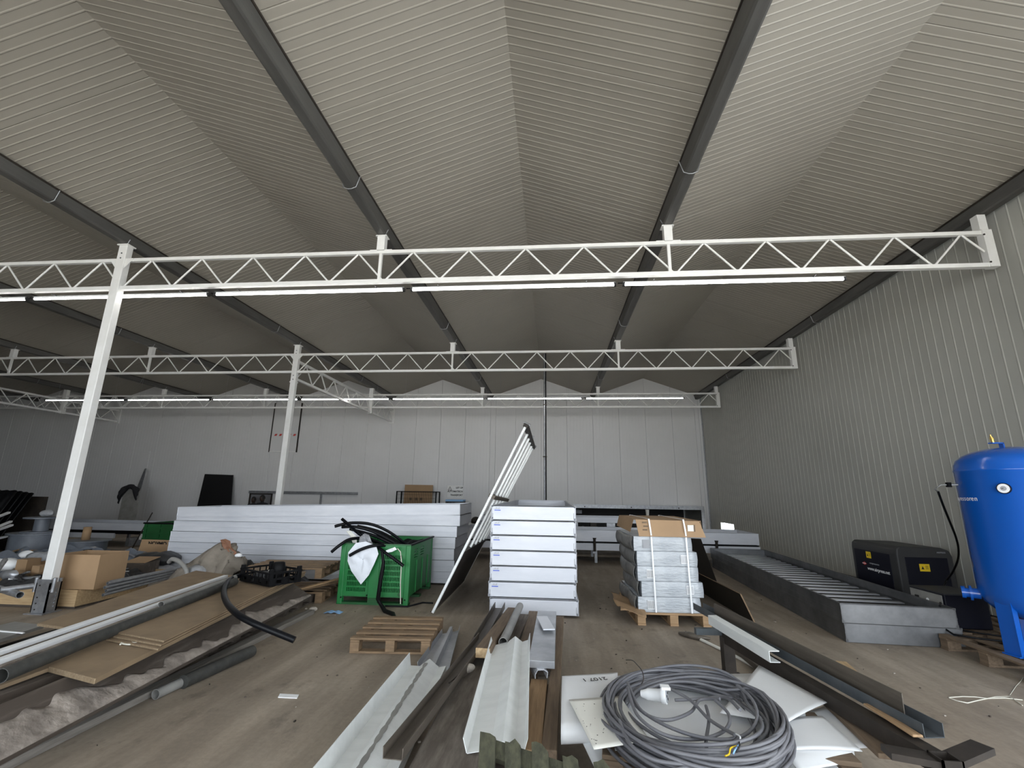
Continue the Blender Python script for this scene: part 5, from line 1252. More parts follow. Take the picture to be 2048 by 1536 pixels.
# ------------------------------------------------------------------ boxed-in pallet and cartons beside the column
QX0, QX1, QY0, QY1 = -8.1, -6.20, 5.94, 7.60
t = thing('pallet_collar', 'pale wooden pallet collar filled with junk standing behind the near column', 'collar', ((QX0+QX1)/2, QY0, .0))
MB().bx(QX0, QX1, QY0, QY0+.025, 0.03, .23).build('front_board', M['wood_pale'], t)
MB().bx(QX0, QX1, QY1-.025, QY1, 0.03, .23).build('back_board', M['wood_pale'], t)
MB().bx(QX1-.025, QX1, QY0+.025, QY1-.025, 0.03, .23).build('side_board', M['wood_pale'], t)
MB().bx(QX0, QX0+.025, QY0+.025, QY1-.025, 0.03, .23).build('side_board', M['wood_pale'], t)
MB().bx(QX0+.02, QX1-.02, QY0+.03, QY1-.03, .0, .03).build('floor_panel', M['wood_dark'], t)

def carton(name, label, corner, w, d, h, rz, m=None, open_=False, flaps=(), txt=None):
    """corner = front right bottom corner"""
    m = m or M['card']; c = Vector(corner)
    t = thing(name, label, 'box', tuple(c), rz)
    th = .006
    MB().bx(-w, 0, 0, th, 0, h).build('front_panel', m, t, world=False); MB().bx(-w, 0, d-th, d, 0, h).build('back_panel', m, t, world=False)
    MB().bx(-th, 0, th, d-th, 0, h).build('side_panel', m, t, world=False); MB().bx(-w, -w+th, th, d-th, 0, h).build('side_panel', m, t, world=False)
    MB().bx(-w+th, -th, th, d-th, 0, th).build('bottom_panel', m, t, world=False)
    if not open_: MB().bx(-w, 0, 0, d, h, h+th).build('top_panel', m, t, world=False)
    for f in flaps:
        MB().slab([Vector(p) for p in f], th).build('flap', m, t, world=False)
    return t
cc_ = Vector((-5.635, 5.623, 0.300))
cy_ = cc_.y; top_z = (-6.496, 6.400, 0.554)[2]
carton('cardboard_box', 'large plain brown cardboard box standing open right behind the near column', (-6.02, 5.98, .235), .62, .46, .43, .06, open_=True)
cardb = [o for o in COL.objects if o.name.startswith('cardboard_box')][-1]
carton('cardboard_box', 'open brown carton with an upside-down maker name behind the large cardboard box', (-7.587, 8.400, -0.024), .62, .50, .28, -.02, M['card'], True, flaps=[[(-.62,.50,.28), (0,.50,.28), (0,.55,.56), (-.62,.55,.56)], [(-.62,0,.28), (-.62,.50,.28), (-.86,.45,.14), (-.86,.05,.14)]])
ob = [o for o in COL.objects if o.get('label', '').startswith('open brown carton with')][0]
bpy.context.view_layer.update()
text('OMRON', .105, M['ink'], ob, ob.matrix_world @ face_matrix((-.05, .50+.028, .525), (-1,0,0), (0,.17,-1)), .001, bold=.003)
carton('cardboard_box', 'small cardboard box with raised flap on a dark bin beside the metal tubes', (-6.555, 7.300, 0.125), .36, .34, .24, .1, M['wood_dark'], True, flaps=[[(-.36,0,.24), (0,0,.24), (.03,.30,.30), (-.32,.30,.30)]])
bx_ = [o for o in COL.objects if o.get('label', '').startswith('small cardboard box with raised')][0]
for ch in bx_.children:
    if ch.name.startswith('flap'): ch.data.materials[0] = M['card']
carton('cardboard_box', 'small closed brown box in the junk left of the near column', (-7.688, 6.500, 0.339), .16, .2, .15, .05, M['card_dark'])
carton('cardboard_box', 'smallest pinkish brown box in the junk left of the near column', (-7.407, 6.450, 0.327), .13, .15, .09, -.05, M['card'])
carton('cardboard_box', 'shallow open brown box holding small boxes left of the near column', (-7.402, 6.600, 0.276), .62, .5, .12, .0, M['card_dark'], True)
MBc = MB().tube(spl([(-7.509, 7.900, 0.265), (-7.486, 7.900, 0.373), (-7.376, 7.900, 0.392), (-7.267, 7.900, 0.329), (-7.264, 7.900, 0.230), (-7.402, 7.900, 0.210), (-7.524, 7.920, 0.287), (-7.478, 7.950, 0.375), (-7.329, 7.950, 0.304)], 6), .018, 8)
tag(MBc.build('grey_cable_loop', M['cable'], origin=(-7.377, 7.900, 0.227)), 'loop of grey cable lying before the carton with the upside-down name', 'cable')
# junk in the collar
for i, (p, q, r_, lab) in enumerate((((-6.826, 5.417, 0.360), (-5.959, 5.047, 0.360), .035, 'thick grey pipe lying in the pallet collar at the frame edge'), ((-6.244, 5.065, 0.400), (-6.132, 5.312, 0.400), .03, 'grey tube lying across the pallet collar left of the column'), ((-6.893, 5.453, 0.420), (-7.541, 6.085, 0.550), .03, 'grey bar leaning up out of the pallet collar'))):
    o = MB().pipe(p, q, r_).build('grey_tube', M['galv'], origin=tuple(p)); tag(o, lab, 'tube')
for i, (p, r_, nm, m_, lab) in enumerate((((-8.174, 6.600, 0.394), .16, 'white_sack', 'white_pl', 'white sack at the frame edge above the pallet collar'),
    ((-7.670, 6.300, 0.317), .10, 'metal_scrap', 'galv', 'crumpled grey metal scrap in the pallet collar'),
    ((-8.485, 7.400, 0.365), .17, 'plastic_bag', 'bag', 'clear plastic bag behind the small boxes left of the column'),
    ((-6.34, 6.22, .50), .19, 'plastic_bag', 'bag', 'crumpled clear bag sticking out of the large cardboard box'),
    ((-8.635, 8.400, 0.352), .17, 'plastic_bag', 'bag', 'grey plastic bag lying beyond the large cardboard box'),
    ((-9.376, 7.900, 0.360), .10, 'paper_wrapper', 'white_pl', 'white crumpled wrapper behind the small boxes'))):
    lump(nm, p, r_, M[m_], lab, 'scrap' if nm == 'metal_scrap' else 'bag', 40+i, (1.3, .8, .6))
def scrap_heap(x0_, x1_, y0_, y1_, zb, zt, seed, label, m):
    rr = random.Random(seed); ph = [rr.uniform(0, 6) for _ in range(8)]
    mb = MB()
    def fn(u, v):
        e = min(1, 6*u, 6*(1-u))*min(1, 6*v, 6*(1-v))
        k = .6+.2*math.sin(u*9+ph[0])*math.sin(v*7+ph[1])+.13*math.sin(u*23+ph[2])*math.sin(v*19+ph[3])+.09*math.sin(u*51+ph[4])*math.sin(v*43+ph[5])
        return (x0_+(x1_-x0_)*u, y0_+(y1_-y0_)*v, zb+(zt-zb)*max(0.02, e*k))
    mb.grid(fn, 44, 34, smooth=False)
    for k in range(46):
        u, v = rr.uniform(.05,.95), rr.uniform(.05,.95); p = Vector(fn(u, v)); a = rr.uniform(0, 6); L = rr.uniform(.06, .3)
        d = Vector((math.cos(a), math.sin(a), rr.uniform(-.2,.4)))*L
        mb.bar(p-d*.5+Vector((0,0,.02)), p+d*.5+Vector((0,0,.02)), rr.uniform(.01,.07), rr.uniform(.006,.03), mi=rr.choice((1,1,2,3,4)))
    tag(mb.build('scrap_heap', [m, M['galv'], M['card_dark'], M['black'], M['white_pl']], origin=((x0_+x1_)/2, (y0_+y1_)/2, zb)), label, 'scrap', kind='stuff')
scrap_heap(QX0+.03, QX1-.03, QY0+.03, QY1-.03, .03, .36, 3, 'mixed grey scrap filling the pallet collar', M['dgrey'])
scrap_heap(-10.6, -6.4, 7.85, 8.35, .0, .55, 5, 'mixed dark scrap and bags heaped behind the pallet collar', M['drum'])
scrap_heap(-6.0, -4.0, 7.3, 8.05, .0, .42, 8, 'dark scrap heaped behind the metal tubes before the trays', M['dgrey'])
# cable drums
def drum(label, c, r, rc, h, m, lying=False):
    t = thing('cable_drum', label, 'drum', (c[0], c[1], c[2]))
    Mx = Matrix.Translation(c)
    MB().lathe([(0,0),(r,0),(r,.025),(0,.025)], 32, Mx, smooth=False).build('lower_flange', m, t)
    MB().lathe([(0,h-.025),(r,h-.025),(r,h),(0,h)], 32, Mx, smooth=False).build('upper_flange', m, t)
    MB().lathe([(rc,.025),(rc,h-.025)], 28, Mx).build('core', m, t)
    return t
d1 = Vector((-10.451, 8.900, 0.249))
drum('large dark grey cable drum lying flat left of the near column', (d1.x, d1.y, d1.z-.04), .46, .40, .42, M['drum'])
d2z = d1.z-.04+.42
drum('smaller cable drum standing on top of the large grey drum', (d1.x+.05, d1.y, d2z), .30, .12, .30, M['drum'])
d3 = Vector((-9.753, 9.300, 0.218))
drum('cable drum lying flat to the right of the near column', (d3.x, d3.y, d3.z), .42, .36, .24, M['drum'])
o = MB().lathe([(0,0),(.075,0),(.07,.26),(0,.26)], 20, Matrix.Translation((d3.x-.03, d3.y, d3.z+.24))).build('cardboard_tube', M['card_dark'], origin=(d3.x, d3.y, d3.z+.24)); tag(o, 'short brown tube standing on the drum right of the near column', 'tube')
lump('clear_bag', (d1.x+.12, d1.y, d2z+.30+.085), .10, M['bag'], 'clear plastic bag on top of the smaller cable drum', 'bag', 60)
# supports below the drums (a long low bench of stacked pallets)
for i, (xx, yy, zt_) in enumerate(((d1.x, d1.y, d1.z-.04), (d3.x, d3.y, d3.z))):
    n_ = max(1, int(zt_/.15)); hh = zt_/n_
    for k in range(n_): pallet('wooden_pallet', '%s dark pallet below the %s' % (['bottom', 'second', 'third', 'fourth', 'fifth'][k], ['large grey cable drum', 'drum right of the near column'][i]), (xx, yy, hh*k), 0, 1.0, .9, M['wood_dark'], H=hh-.004)

# ------------------------------------------------------------------ far end of the hall
# tray line crossing at the right before the back wall
def long_tray(label, xa, xb, ya, yb, z0, h, m, legs=True):
    t = thing('conveyor_tray', label, 'tray', ((xa+xb)/2, ya, z0), 0)
    for yy in (ya, yb-.03):
        mb = MB(); mb.bx(xa, xb, yy, yy+.03, z0+h*.04, z0+h); mb.bx(xa, xb, yy-.006, yy+.036, z0+h-.02, z0+h); mb.build('side_rail', m, t)
    for xx in (xa, xb-.03): MB().bx(xx, xx+.03, ya+.03, yb-.03, z0, z0+h).build('end_rail', m, t)
    MB().bx(xa+.02, xb-.02, ya+.02, yb-.02, z0+.02, z0+.03).build('bottom_panel', M['alu_dull'], t)
    return t
zA, zB, zC_ = (1.105, 11.300, 0.716)[2], (1.097, 11.300, 0.461)[2], (1.096, 11.300, 0.428)[2]
xr1 = (4.649, 11.300, 0.691)[0]
long_tray('long shiny aluminium tray on the low conveyor behind the carton pallet', -2.15, xr1, 11.3, 12.5, zB, zA-zB, M['alu'])
t = thing('tray_conveyor', 'low aluminium conveyor on legs carrying the long tray before the back wall', 'conveyor', (1.2, 11.3, 0))
zD = (1.092, 11.300, 0.274)[2]
for yy in (11.32, 12.4): MB().bx(-2.3, xr1+.02, yy, yy+.05, zD, zC_).build('rail', M['alu'], t)
MB().bx(-2.3, xr1, 11.34, 11.42, zC_, zB).build('roller_bed', M['black'], t)
MB().bx(-2.3, xr1, 12.38, 12.44, zC_, zB).build('roller_bed', M['black'], t)
for xx in (-2.1, -.6, 1.0, 2.6, 4.3):
    for yy in (11.37, 12.40): MB().bx(xx-.03, xx+.03, yy-.03, yy+.03, 0, zD).build('leg', M['galv'], t)
for px_ in (1189, 1431):
    xx = (0.971, 11.280, 0.504)[0] if px_ == 1189 else (3.708, 11.280, 0.510)[0]
    MB().bx(xx-.05, xx+.05, 11.24, 11.32, zD-.06, zD-.02).build('stop_foot', M['galv'], t)
    MB().tube([(xx, 11.28, zD-.03), (xx, 11.28, zB+.05), (xx, 11.28, zB+.09)], [.03, .03, .045], 10).build('stop_post', M['dark_steel'], t)
for k in range(6):
    xx = -1.5+k*1.05; MB().tube([(xx, 11.33, zC_+.015), (xx+.12, 11.33, zC_+.02)], .022, 8).build('roller', M['black'], t)
# second line, higher and further back, with drive parts between
z2, z2b = (1.271, 12.900, 0.929)[2], (1.267, 12.900, 0.788)[2]
long_tray('raised aluminium tray on the rear conveyor, above the drive parts', -2.0, 2.5, 12.9, 14.0, z2b, z2-z2b, M['alu'])
t = thing('drive_conveyor', 'rear conveyor with dark drive parts under the raised tray', 'conveyor', (.5, 12.9, 0))
z3 = (1.262, 12.900, 0.609)[2]
MB().bx(-2.2, 2.6, 12.92, 13.9, z3-.10, z3-.03).build('bed', M['galv'], t)
rr = random.Random(77)
for k in range(11):
    xx = -2.0+k*.43
    MB().bx(xx, xx+.10+.06*(k % 3), 12.86, 13.2, z3-.03, z2b).build('drive_block', M['dark_steel'] if k % 2 else M['galv'], t)
    MB().tube([(xx+.25, 12.84, z3+.03), (xx+.25, 13.2, z3+.03)], .05, 12).build('drive_wheel', M['black'] if k % 2 else M['galv'], t)
for xx in (-2.0, .2, 2.4):
    for yy in (13.0, 13.8): MB().bx(xx-.03, xx+.03, yy-.03, yy+.03, 0, z3-.1).build('leg', M['galv'], t)
# tray waiting in the passage behind the low opening
za, zb_ = (1.324, 19.500, 0.790)[2], (1.321, 19.500, 0.653)[2]
long_tray('dark aluminium tray seen through the low opening in the back wall', -3.0, 1.2, 19.5, 20.6, .74, .14, M['alu_dull'])
t = thing('passage_stand', 'dark stand under the tray in the passage behind the opening', 'stand', (-1, 19.6, 0))
for xx in (-2.8, -1, 1.0): MB().bx(xx-.04, xx+.04, 19.7, 20.4, 0, .74).build('leg', M['dark_steel'], t)
# lintel and jamb of the opening
t = thing('opening_frame', 'grey metal frame round the low opening at the right of the back wall', 'frame', (3, YB-.05, 0))
MB().bx(OX0, OX1+.06, YB-.06, YB+.1, OZ, OZ+.13).build('lintel', M['galv'], t)
MB().bx(OX1-.05, OX1+.07, YB-.06, YB+.1, 0, OZ).build('jamb', M['galv'], t)
for xx in (-.5, 1.2, 2.9, 4.6): MB().bx(xx-.02, xx+.02, YB-.066, YB-.058, OZ+.03, OZ+.07).build('bracket', M['dark_steel'], t)
xx = (3.461, 17.700, 0.813)[0]
MB().tube([(xx, YB-.09, OZ-.02), (xx, YB-.09, OZ-.3)], [.07, .045], 12).build('warning_light', M['cream_sheet'], t)
# vertical conduit from the ridge down to the floor
pc_ = (-0.224, 14.000, 3.581)
t = thing('conduit_pipe', 'thin vertical conduit dropping from the roof ridge to the floor', 'pipe', (pc_[0], 14.0, 0))
MB().tube([(pc_[0], 14.0, 0), (pc_[0], 14.0, roof_z(pc_[0])+.0)], .028, 8).build('pipe', M['galv'], t)
MB().tube([(pc_[0]+.045, 14.0, .6), (pc_[0]+.045, 14.0, roof_z(pc_[0]+.045)-.02)], .016, 6).build('cable', M['black'], t)
for zz in (2.6, 4.2): MB().bx(pc_[0]-.05, pc_[0]+.07, 13.96, 14.04, zz, zz+.03).build('clamp', M['dark_steel'], t)
# things against the back wall
YW_ = YB-.03
a, b = (-13.731, 17.400, 2.090), (-12.547, 17.400, 2.063); c = (-12.155, 16.900, 0.032); d = (-13.507, 16.900, 0.004)
mb = MB(); z0b = .01
a, b, c, d = (-13.952, 17.680, 2.098), (-12.749, 17.680, 2.071), (-12.224, 17.200, -0.028), (-13.740, 17.200, -0.060)
mb.slab([(a[0], 17.68, a[2]), (b[0], 17.68, b[2]), (c[0], 17.2, z0b), (d[0], 17.2, z0b)], .04, down=(0,-1,-.2))
tag(mb.build('black_sheet', M['black_board'], origin=(a[0]-.2, 17.2, 0)), 'tall plain black panel leaning on the back wall behind the long stack', 'panel')
# sliding track, door edge and window pane
t = thing('sliding_door', 'grey sliding door track with a hanging door panel on the back wall', 'door', (-9.8, YW_, 0))
ra, rb = (-11.998, 17.740, 1.476), (-7.565, 17.740, 1.440)
mb = MB(); mb.bx(ra[0], rb[0], YW_-.10, YW_+.028, 1.37, 1.47); mb.build('track', M['galv'], t)
dx_ = (-9.035, 17.740, 1.153)[0]
MB().bx(dx_-.03, dx_+.03, YW_-.05, YW_+.02, .02, 1.37).build('door_edge', M['galv'], t)
MB().bx((-11.006, 17.740, 1.124)[0], dx_-.03, YW_-.03, YW_+.015, .02, 1.36).build('door_panel', M['panel_back'], t)
wx0, wx1 = (-11.942, 17.740, 1.109)[0], (-11.089, 17.740, 1.122)[0]
t = MB().bx(wx0, wx1, YW_-.012, YW_+.02, .35, 1.33).build('window_1', M['glass'], origin=(wx0, YW_, .35)); tag(t, kind='structure')
fr_ = MB(); fr_.bx(wx0-.05, wx0, YW_-.04, YW_+.02, .3, 1.38); fr_.bx(wx1, wx1+.03, YW_-.04, YW_+.02, .3, 1.38); fr_.bx(wx0, wx1, YW_-.04, YW_+.02, 1.33, 1.38); fr_.bx(wx0, wx1, YW_-.04, YW_+.02, .3, .35)
fr_.build('window_frame', M['dark_steel'], t)

# two seated people in front of the pane, only their heads and shoulders above the trays
def person(label, x, y, zh, yaw=0, vest=False, s=1.0):
    t = thing('person', label, 'person', (x, y, 0), yaw, 'people at the back wall')
    J = {'pel': (0,0,.50), 'sp': (0,.02,.72), 'ch': (0,.01,.92), 'nk': (0,0,1.02), 'hb': (0,-.01,1.08), 'hd': (0,-.02,1.17), 'ht': (0,-.01,1.24),
         'sl': (-.18,.0,.96), 'el': (-.25,-.02,.70), 'wl': (-.18,-.24,.60), 'sr': (.18,.0,.96), 'er': (.25,-.02,.70), 'wr': (.18,-.24,.60),
         'hl': (-.1,-.02,.48), 'kl': (-.12,-.42,.50), 'al': (-.12,-.42,.09), 'fl': (-.13,-.60,.04), 'hr': (.1,-.02,.48), 'kr': (.12,-.42,.50), 'ar': (.12,-.42,.09), 'fr': (.13,-.60,.04)}
    E_ = [('pel','sp'),('sp','ch'),('ch','nk'),('nk','hb'),('hb','hd'),('hd','ht'),('ch','sl'),('sl','el'),('el','wl'),('ch','sr'),('sr','er'),('er','wr'),('pel','hl'),('hl','kl'),('kl','al'),('al','fl'),('pel','hr'),('hr','kr'),('kr','ar'),('ar','fr')]
    Rr = {'pel':.14,'sp':.13,'ch':.14,'nk':.055,'hb':.062,'hd':.098,'ht':.075,'sl':.07,'sr':.07,'el':.048,'er':.048,'wl':.034,'wr':.034,'hl':.10,'hr':.10,'kl':.065,'kr':.065,'al':.045,'ar':.045,'fl':.04,'fr':.04}
    ks = list(J); me = bpy.data.meshes.new('body'); me.from_pydata([J[k] for k in ks], [(ks.index(a), ks.index(b)) for a, b in E_], [])
    o = bpy.data.objects.new('body', me); COL.objects.link(o); o.parent = t
    o.modifiers.new('skin', 'SKIN'); sk = me.skin_vertices[0].data if me.skin_vertices else None
    if sk:
        for i, k in enumerate(ks): sk[i].radius = (Rr[k], Rr[k]*.85); sk[i].use_root = (k == 'pel')
    ss = o.modifiers.new('sub', 'SUBSURF'); ss.levels = 2; ss.render_levels = 2
    me.materials.append(M['shirt'])
    hd = MB(); hd.grid(lambda u, v: (.078*math.sin(v*PI)*math.cos(u*2*PI), -.03+.095*math.sin(v*PI)*math.sin(u*2*PI), 1.165+.118*math.cos(v*PI)), 18, 12)
    for sx in (-1, 1): hd.box((sx*.03, -.118, 1.175), (.02, .012, .01)); hd.box((sx*.08, -.02, 1.16), (.012, .035, .05))
    hd.box((0, -.128, 1.15), (.018, .03, .035)); hd.box((0, -.118, 1.115), (.04, .012, .01))
    hd.build('head', M['skin'], t, world=False)
    hr = MB(); hr.grid(lambda u, v: (.088*math.sin(v*1.75)*math.cos(u*2*PI), -.018+.103*math.sin(v*1.75)*math.sin(u*2*PI), 1.172+.124*math.cos(v*1.75)), 18, 8); hr.build('hair', M['hair'], t, world=False)
    if vest:
        ve = MB(); ve.grid(lambda u, v: (.21*(1-.18*v)*math.cos(u*2*PI), .01+.155*math.sin(u*2*PI), .60+.36*v), 20, 6); ve.build('vest', M['vest'], t, world=False)
    t.scale = (s, s, s); return t
def stool(x, y, label):
    t = thing('stool', label, 'stool', (x, y, 0)); MB().lathe([(0,.36),(.17,.36),(.17,.40),(0,.40)], 20, Matrix.Translation((x, y, 0))).build('seat', M['wood_brown'], t)
    for a in range(4):
        c, s_ = math.cos(a*PI/2+.8), math.sin(a*PI/2+.8); MB().tube([(x+c*.12, y+s_*.12, .37), (x+c*.17, y+s_*.17, 0)], .016, 8).build('leg', M['wood_brown'], t)
p1, p2 = (-11.452, 17.250, 1.143), (-10.777, 16.750, 1.233)
person('person with dark hair and orange vest seated before the grey pane, nearer the black panel', p1[0], 17.25, p1[2], .15, True, .97)
person('person in dark clothes seated before the grey pane, nearer the further column', p2[0], 16.75, p2[2], -.1, False, 1.03)
stool(p1[0], 17.27, 'low stool under the seated person in the orange vest'); stool(p2[0], 16.77, 'low stool under the seated person in dark clothes')
# hatch high on the back wall
hx0, hx1 = -11.42, -10.3
t = thing('wall_hatch', 'tall pale hatch with red and white tape high on the back wall', 'hatch', (-10.9, YB-.02, 3.0))
MB().bx(hx0, hx1, YB-.035, YB-.004, 3.03, 5.0).build('hatch_panel', M['panel_back'], t)
MB().bx(hx0-.04, hx0, YB-.05, YB-.004, 3.0, 5.02).build('side_guide', M['dark_steel'], t); MB().bx(hx1, hx1+.04, YB-.05, YB-.004, 3.0, 5.02).build('side_guide', M['dark_steel'], t)
MB().bx(hx0, hx1, YB-.05, YB-.004, 3.0, 3.04).build('bottom_bar', M['white_steel'], t)
for k in range(5):
    x = hx0+.08+k*.2
    MB().slab([(x+.03, YB-.038, 3.66), (x+.13, YB-.038, 3.66), (x+.17, YB-.038, 3.74), (x+.07, YB-.038, 3.74)], .002, down=(0,1,0)).build('red_stripe', M['red'], t)
# cardboard sheet in a wire cage, printer and warning notice
ca, cb_ = (-5.647, 17.300, 1.781), (-4.547, 17.300, 1.776)
t = MB().slab([(ca[0], 17.55, .55), (cb_[0], 17.55, .55), (cb_[0], 17.6, cb_[2]), (ca[0], 17.6, ca[2])], .02, down=(0,1,0)).build('cardboard_sheet', M['card'], origin=(ca[0], 17.55, .5)); tag(t, 'tall brown cardboard sheet standing in the wire cage at the back wall', 'cardboard')
mb = MB()
for q in (.25, .45, .62): mb.box((ca[0]+(cb_[0]-ca[0])*q, 17.535, 1.25), (.09, .004, .10))
mb.build('print', M['wood_brown'], t)
ga_, gb_ = (-5.790, 17.200, 1.539), (-4.299, 17.200, 1.541)
t = thing('wire_cage', 'black wire mesh cage holding a cardboard sheet at the back wall', 'cage', ((ga_[0]+gb_[0])/2, 17.2, 0))
zt = ga_[2]
fr_ = MB()
for x in (ga_[0], gb_[0]):
    for y in (17.15, 17.7): fr_.bx(x-.02, x+.02, y-.02, y+.02, 0, zt)
for y in (17.15, 17.7): fr_.bx(ga_[0], gb_[0], y-.02, y+.02, zt-.03, zt); fr_.bx(ga_[0], gb_[0], y-.02, y+.02, .5, .53)
for x in (ga_[0], gb_[0]): fr_.bx(x-.02, x+.02, 17.15, 17.7, zt-.03, zt); fr_.bx(x-.02, x+.02, 17.15, 17.7, .5, .53)
fr_.build('cage_frame', M['black'], t)
ms = MB()
n = 22
for k in range(n+1): x = ga_[0]+(gb_[0]-ga_[0])*k/n; ms.bx(x-.004, x+.004, 17.148, 17.156, .5, zt)
for k in range(8): z_ = .5+(zt-.5)*k/8; ms.bx(ga_[0], gb_[0], 17.148, 17.156, z_-.003, z_+.003)
ms.build('mesh', M['black'], t)
MB().bx(ga_[0], gb_[0], 17.15, 17.7, .50, .53).build('shelf', M['galv'], t)
sa, sb = (-4.020, 17.770, 1.752), (-3.415, 17.770, 1.741); sz = (-3.710, 17.770, 1.364)[2]
t = MB().bx(sa[0], sb[0]+.02, YW_-.0, YW_+.026, sz-.05, sa[2]+.02).build('notice_board', M['panel'], origin=(sa[0], YW_, sz)); tag(t, 'white notice with a warning triangle and black words on the back wall', 'sign')
t.data.materials[0] = M['white_steel']
Ws = sb[0]-sa[0]
for i, s_ in enumerate(('LET OP', 'AUTOMATISCH', 'TRANSPORT')):
    text(s_, .085, M['ink'], t, face_matrix((sb[0]+.0, YW_-.002, sa[2]-.09-.137*i), (1,0,0), (0,0,1)), .001, 'RIGHT', bold=.003)
tm = MB(); cx_, cz_ = sa[0]+.10, sa[2]-.10
tri = [Vector((cx_+.085*math.sin(2*PI*k/3), YW_-.002, cz_+.085*math.cos(2*PI*k/3)-.01)) for k in range(3)]
for k in range(3): tm.bar(tri[k], tri[(k+1) % 3], .014, .003, (0,-1,0))
tm.bar(Vector((cx_, YW_-.002, cz_+.02)), Vector((cx_, YW_-.002, cz_-.03)), .014, .003, (0,-1,0)); tm.build('warning_triangle', M['ink'], t)
pa_ = (-3.874, 16.900, 1.245); pb_ = (-3.230, 16.900, 1.290)
t = thing('control_box', 'small grey control box with dark front under the warning notice', 'box', (pa_[0]+.4, 16.9, 0))
MB().bx(pa_[0], pb_[0], 16.9, 17.4, .9, 1.20).build('housing', M['dgrey'], t); MB().bx(pa_[0], pb_[0], 16.88, 17.4, 1.20, 1.26).build('lid', M['rag'], t)
for k in range(3): MB().bx(pa_[0]+.05+k*.11, pa_[0]+.13+k*.11, 16.885, 16.9, 1.0, 1.17).build('dial', M['black'], t)
MB().bx(pa_[0]+.1, pb_[0]-.1, 17.0, 17.3, 0, .9).build('stand', M['dark_steel'], t)
# gear pieces between the stacks, at the back
lump('machine_part', (-2.132, 13.200, 0.784), .14, M['dark_steel'], 'dark machine part on the rear conveyor beside the leaning frame', 'part', 71)

# far left corner
xa_, xb2 = (-13.624, 12.000, 0.505)[0], (-10.937, 12.000, 0.557)[0]
zt1, zb1 = (-11.412, 12.000, 0.587)[2], (-11.369, 12.000, 0.394)[2]
long_tray('long aluminium tray at the far left behind the cable drums', xa_-3, xb2, 12.0, 13.2, zb1, zt1-zb1, M['alu'])
zt2, zb2 = (-12.234, 12.000, 0.324)[2], (-12.203, 12.000, 0.196)[2]
t = thing('tray_conveyor', 'low conveyor on legs at the far left behind the cable drums', 'conveyor', (xa_+1, 12.0, 0))
MB().bx(xa_-3, xb2-.9, 12.02, 12.07, zb2, zt2).build('rail', M['alu'], t); MB().bx(xa_-3, xb2-.9, 13.1, 13.15, zb2, zt2).build('rail', M['alu'], t)
MB().bx(xa_-3, xb2, 12.05, 13.1, zt2-.02, zb1).build('roller_bed', M['black'], t)
for xx in (xa_-2.5, xa_, xb2-1.5):
    for yy in (12.05, 13.12): MB().bx(xx-.03, xx+.03, yy-.03, yy+.03, 0, zb2).build('leg', M['galv'], t)
MB().bx(xb2-.15, xb2-.02, 12.02, 12.1, zb2-.02, zt2).build('end_block', M['white_steel'], t)
MB().bx(xb2-.5, xb2-.4, 12.0, 13.1, 0, zb2+.02).build('leg', M['galv'], t)
g0, g1 = (-9.519, 10.400, 0.758), (-8.742, 10.400, 0.773); gz = (-9.375, 10.400, 0.085)[2]
t = thing('pallet_box', 'second green plastic crate half hidden beyond the long stack end', 'box', ((g0[0]+g1[0])/2, 10.4, 0))
zt = g0[2]-.02
for y in (10.4, 11.2): MB().bx(g0[0], g0[0]+1.15, y, y+.03, .1, zt).build('wall', M['dgreen'], t)
for x in (g0[0], g0[0]+1.12): MB().bx(x, x+.03, 10.43, 11.2, .1, zt).build('wall', M['dgreen'], t)
for k in range(4):
    x = g0[0]+.06+k*.34; MB().bx(x-.03, x+.03, 10.38, 10.402, .1, zt).build('rib', M['dgreen'], t)
for k in range(5): MB().bx(g0[0], g0[0]+1.15, 10.385, 10.402, .14+k*(zt-.16)/5, .18+k*(zt-.16)/5).build('rib', M['dgreen'], t)
for x in (g0[0]+.08, g0[0]+1.07): MB().bx(x-.08, x+.08, 10.42, 11.2, 0, .1).build('skid', M['dgreen'], t)
MB().bx(g0[0], g0[0]+1.15, 10.4, 11.23, .09, .12).build('floor_panel', M['dgreen'], t)
MB().bx(g0[0]-.01, g0[0]+1.16, 10.37, 10.43, zt-.02, zt+.015).build('rim', M['black'], t)
# grey sheet with a black jacket, and a narrow sheet leaning behind it
s0, s1 = (-15.331, 15.600, 1.474), (-14.712, 15.600, 1.482)
t = MB().slab([(s0[0], 15.6, .01), (s1[0]+.05, 15.6, .01), (s1[0]*1.026, 16.0, s1[2]), (s0[0]*1.026, 16.0, s0[2])], .04, down=(0,1,0)).build('grey_board', M['pipe_grey'], origin=(s0[0], 15.6, 0)); tag(t, 'upright grey board with a black jacket slung over it at the far left', 'board')
jz = s1[2]; jx = (s0[0]+s1[0])/2*1.026
mb = MB()
mb.grid(lambda u, v: (jx-.36+.72*u+.02*math.sin(v*20), 15.99-.05-.06*math.sin(v*PI)-.02*math.sin(u*17), jz+.14*math.sin(u*PI)-.0-v*(.12+.42*(abs(u-.5)*2)**2.2)), 18, 10, .03)
tag(mb.build('black_jacket', M['shirt'], origin=(jx, 15.95, jz-.3)), 'black jacket slung over the top of the grey board at the far left', 'jacket')
n0_ = (-15.602, 16.600, 2.285)
t = MB().slab([(n0_[0]*.982-.55, 16.3, .01), (n0_[0]*.982-.08, 16.3, .01), (n0_[0]*1.054+.03, 17.5, n0_[2]), (n0_[0]*1.054-.03, 17.5, n0_[2])], .03, down=(0,1,0)).build('narrow_sheet', M['galv'], origin=(n0_[0]-.4, 16.3, 0)); tag(t, 'narrow pointed metal sheet leaning on the back wall beside the jacket board', 'sheet')
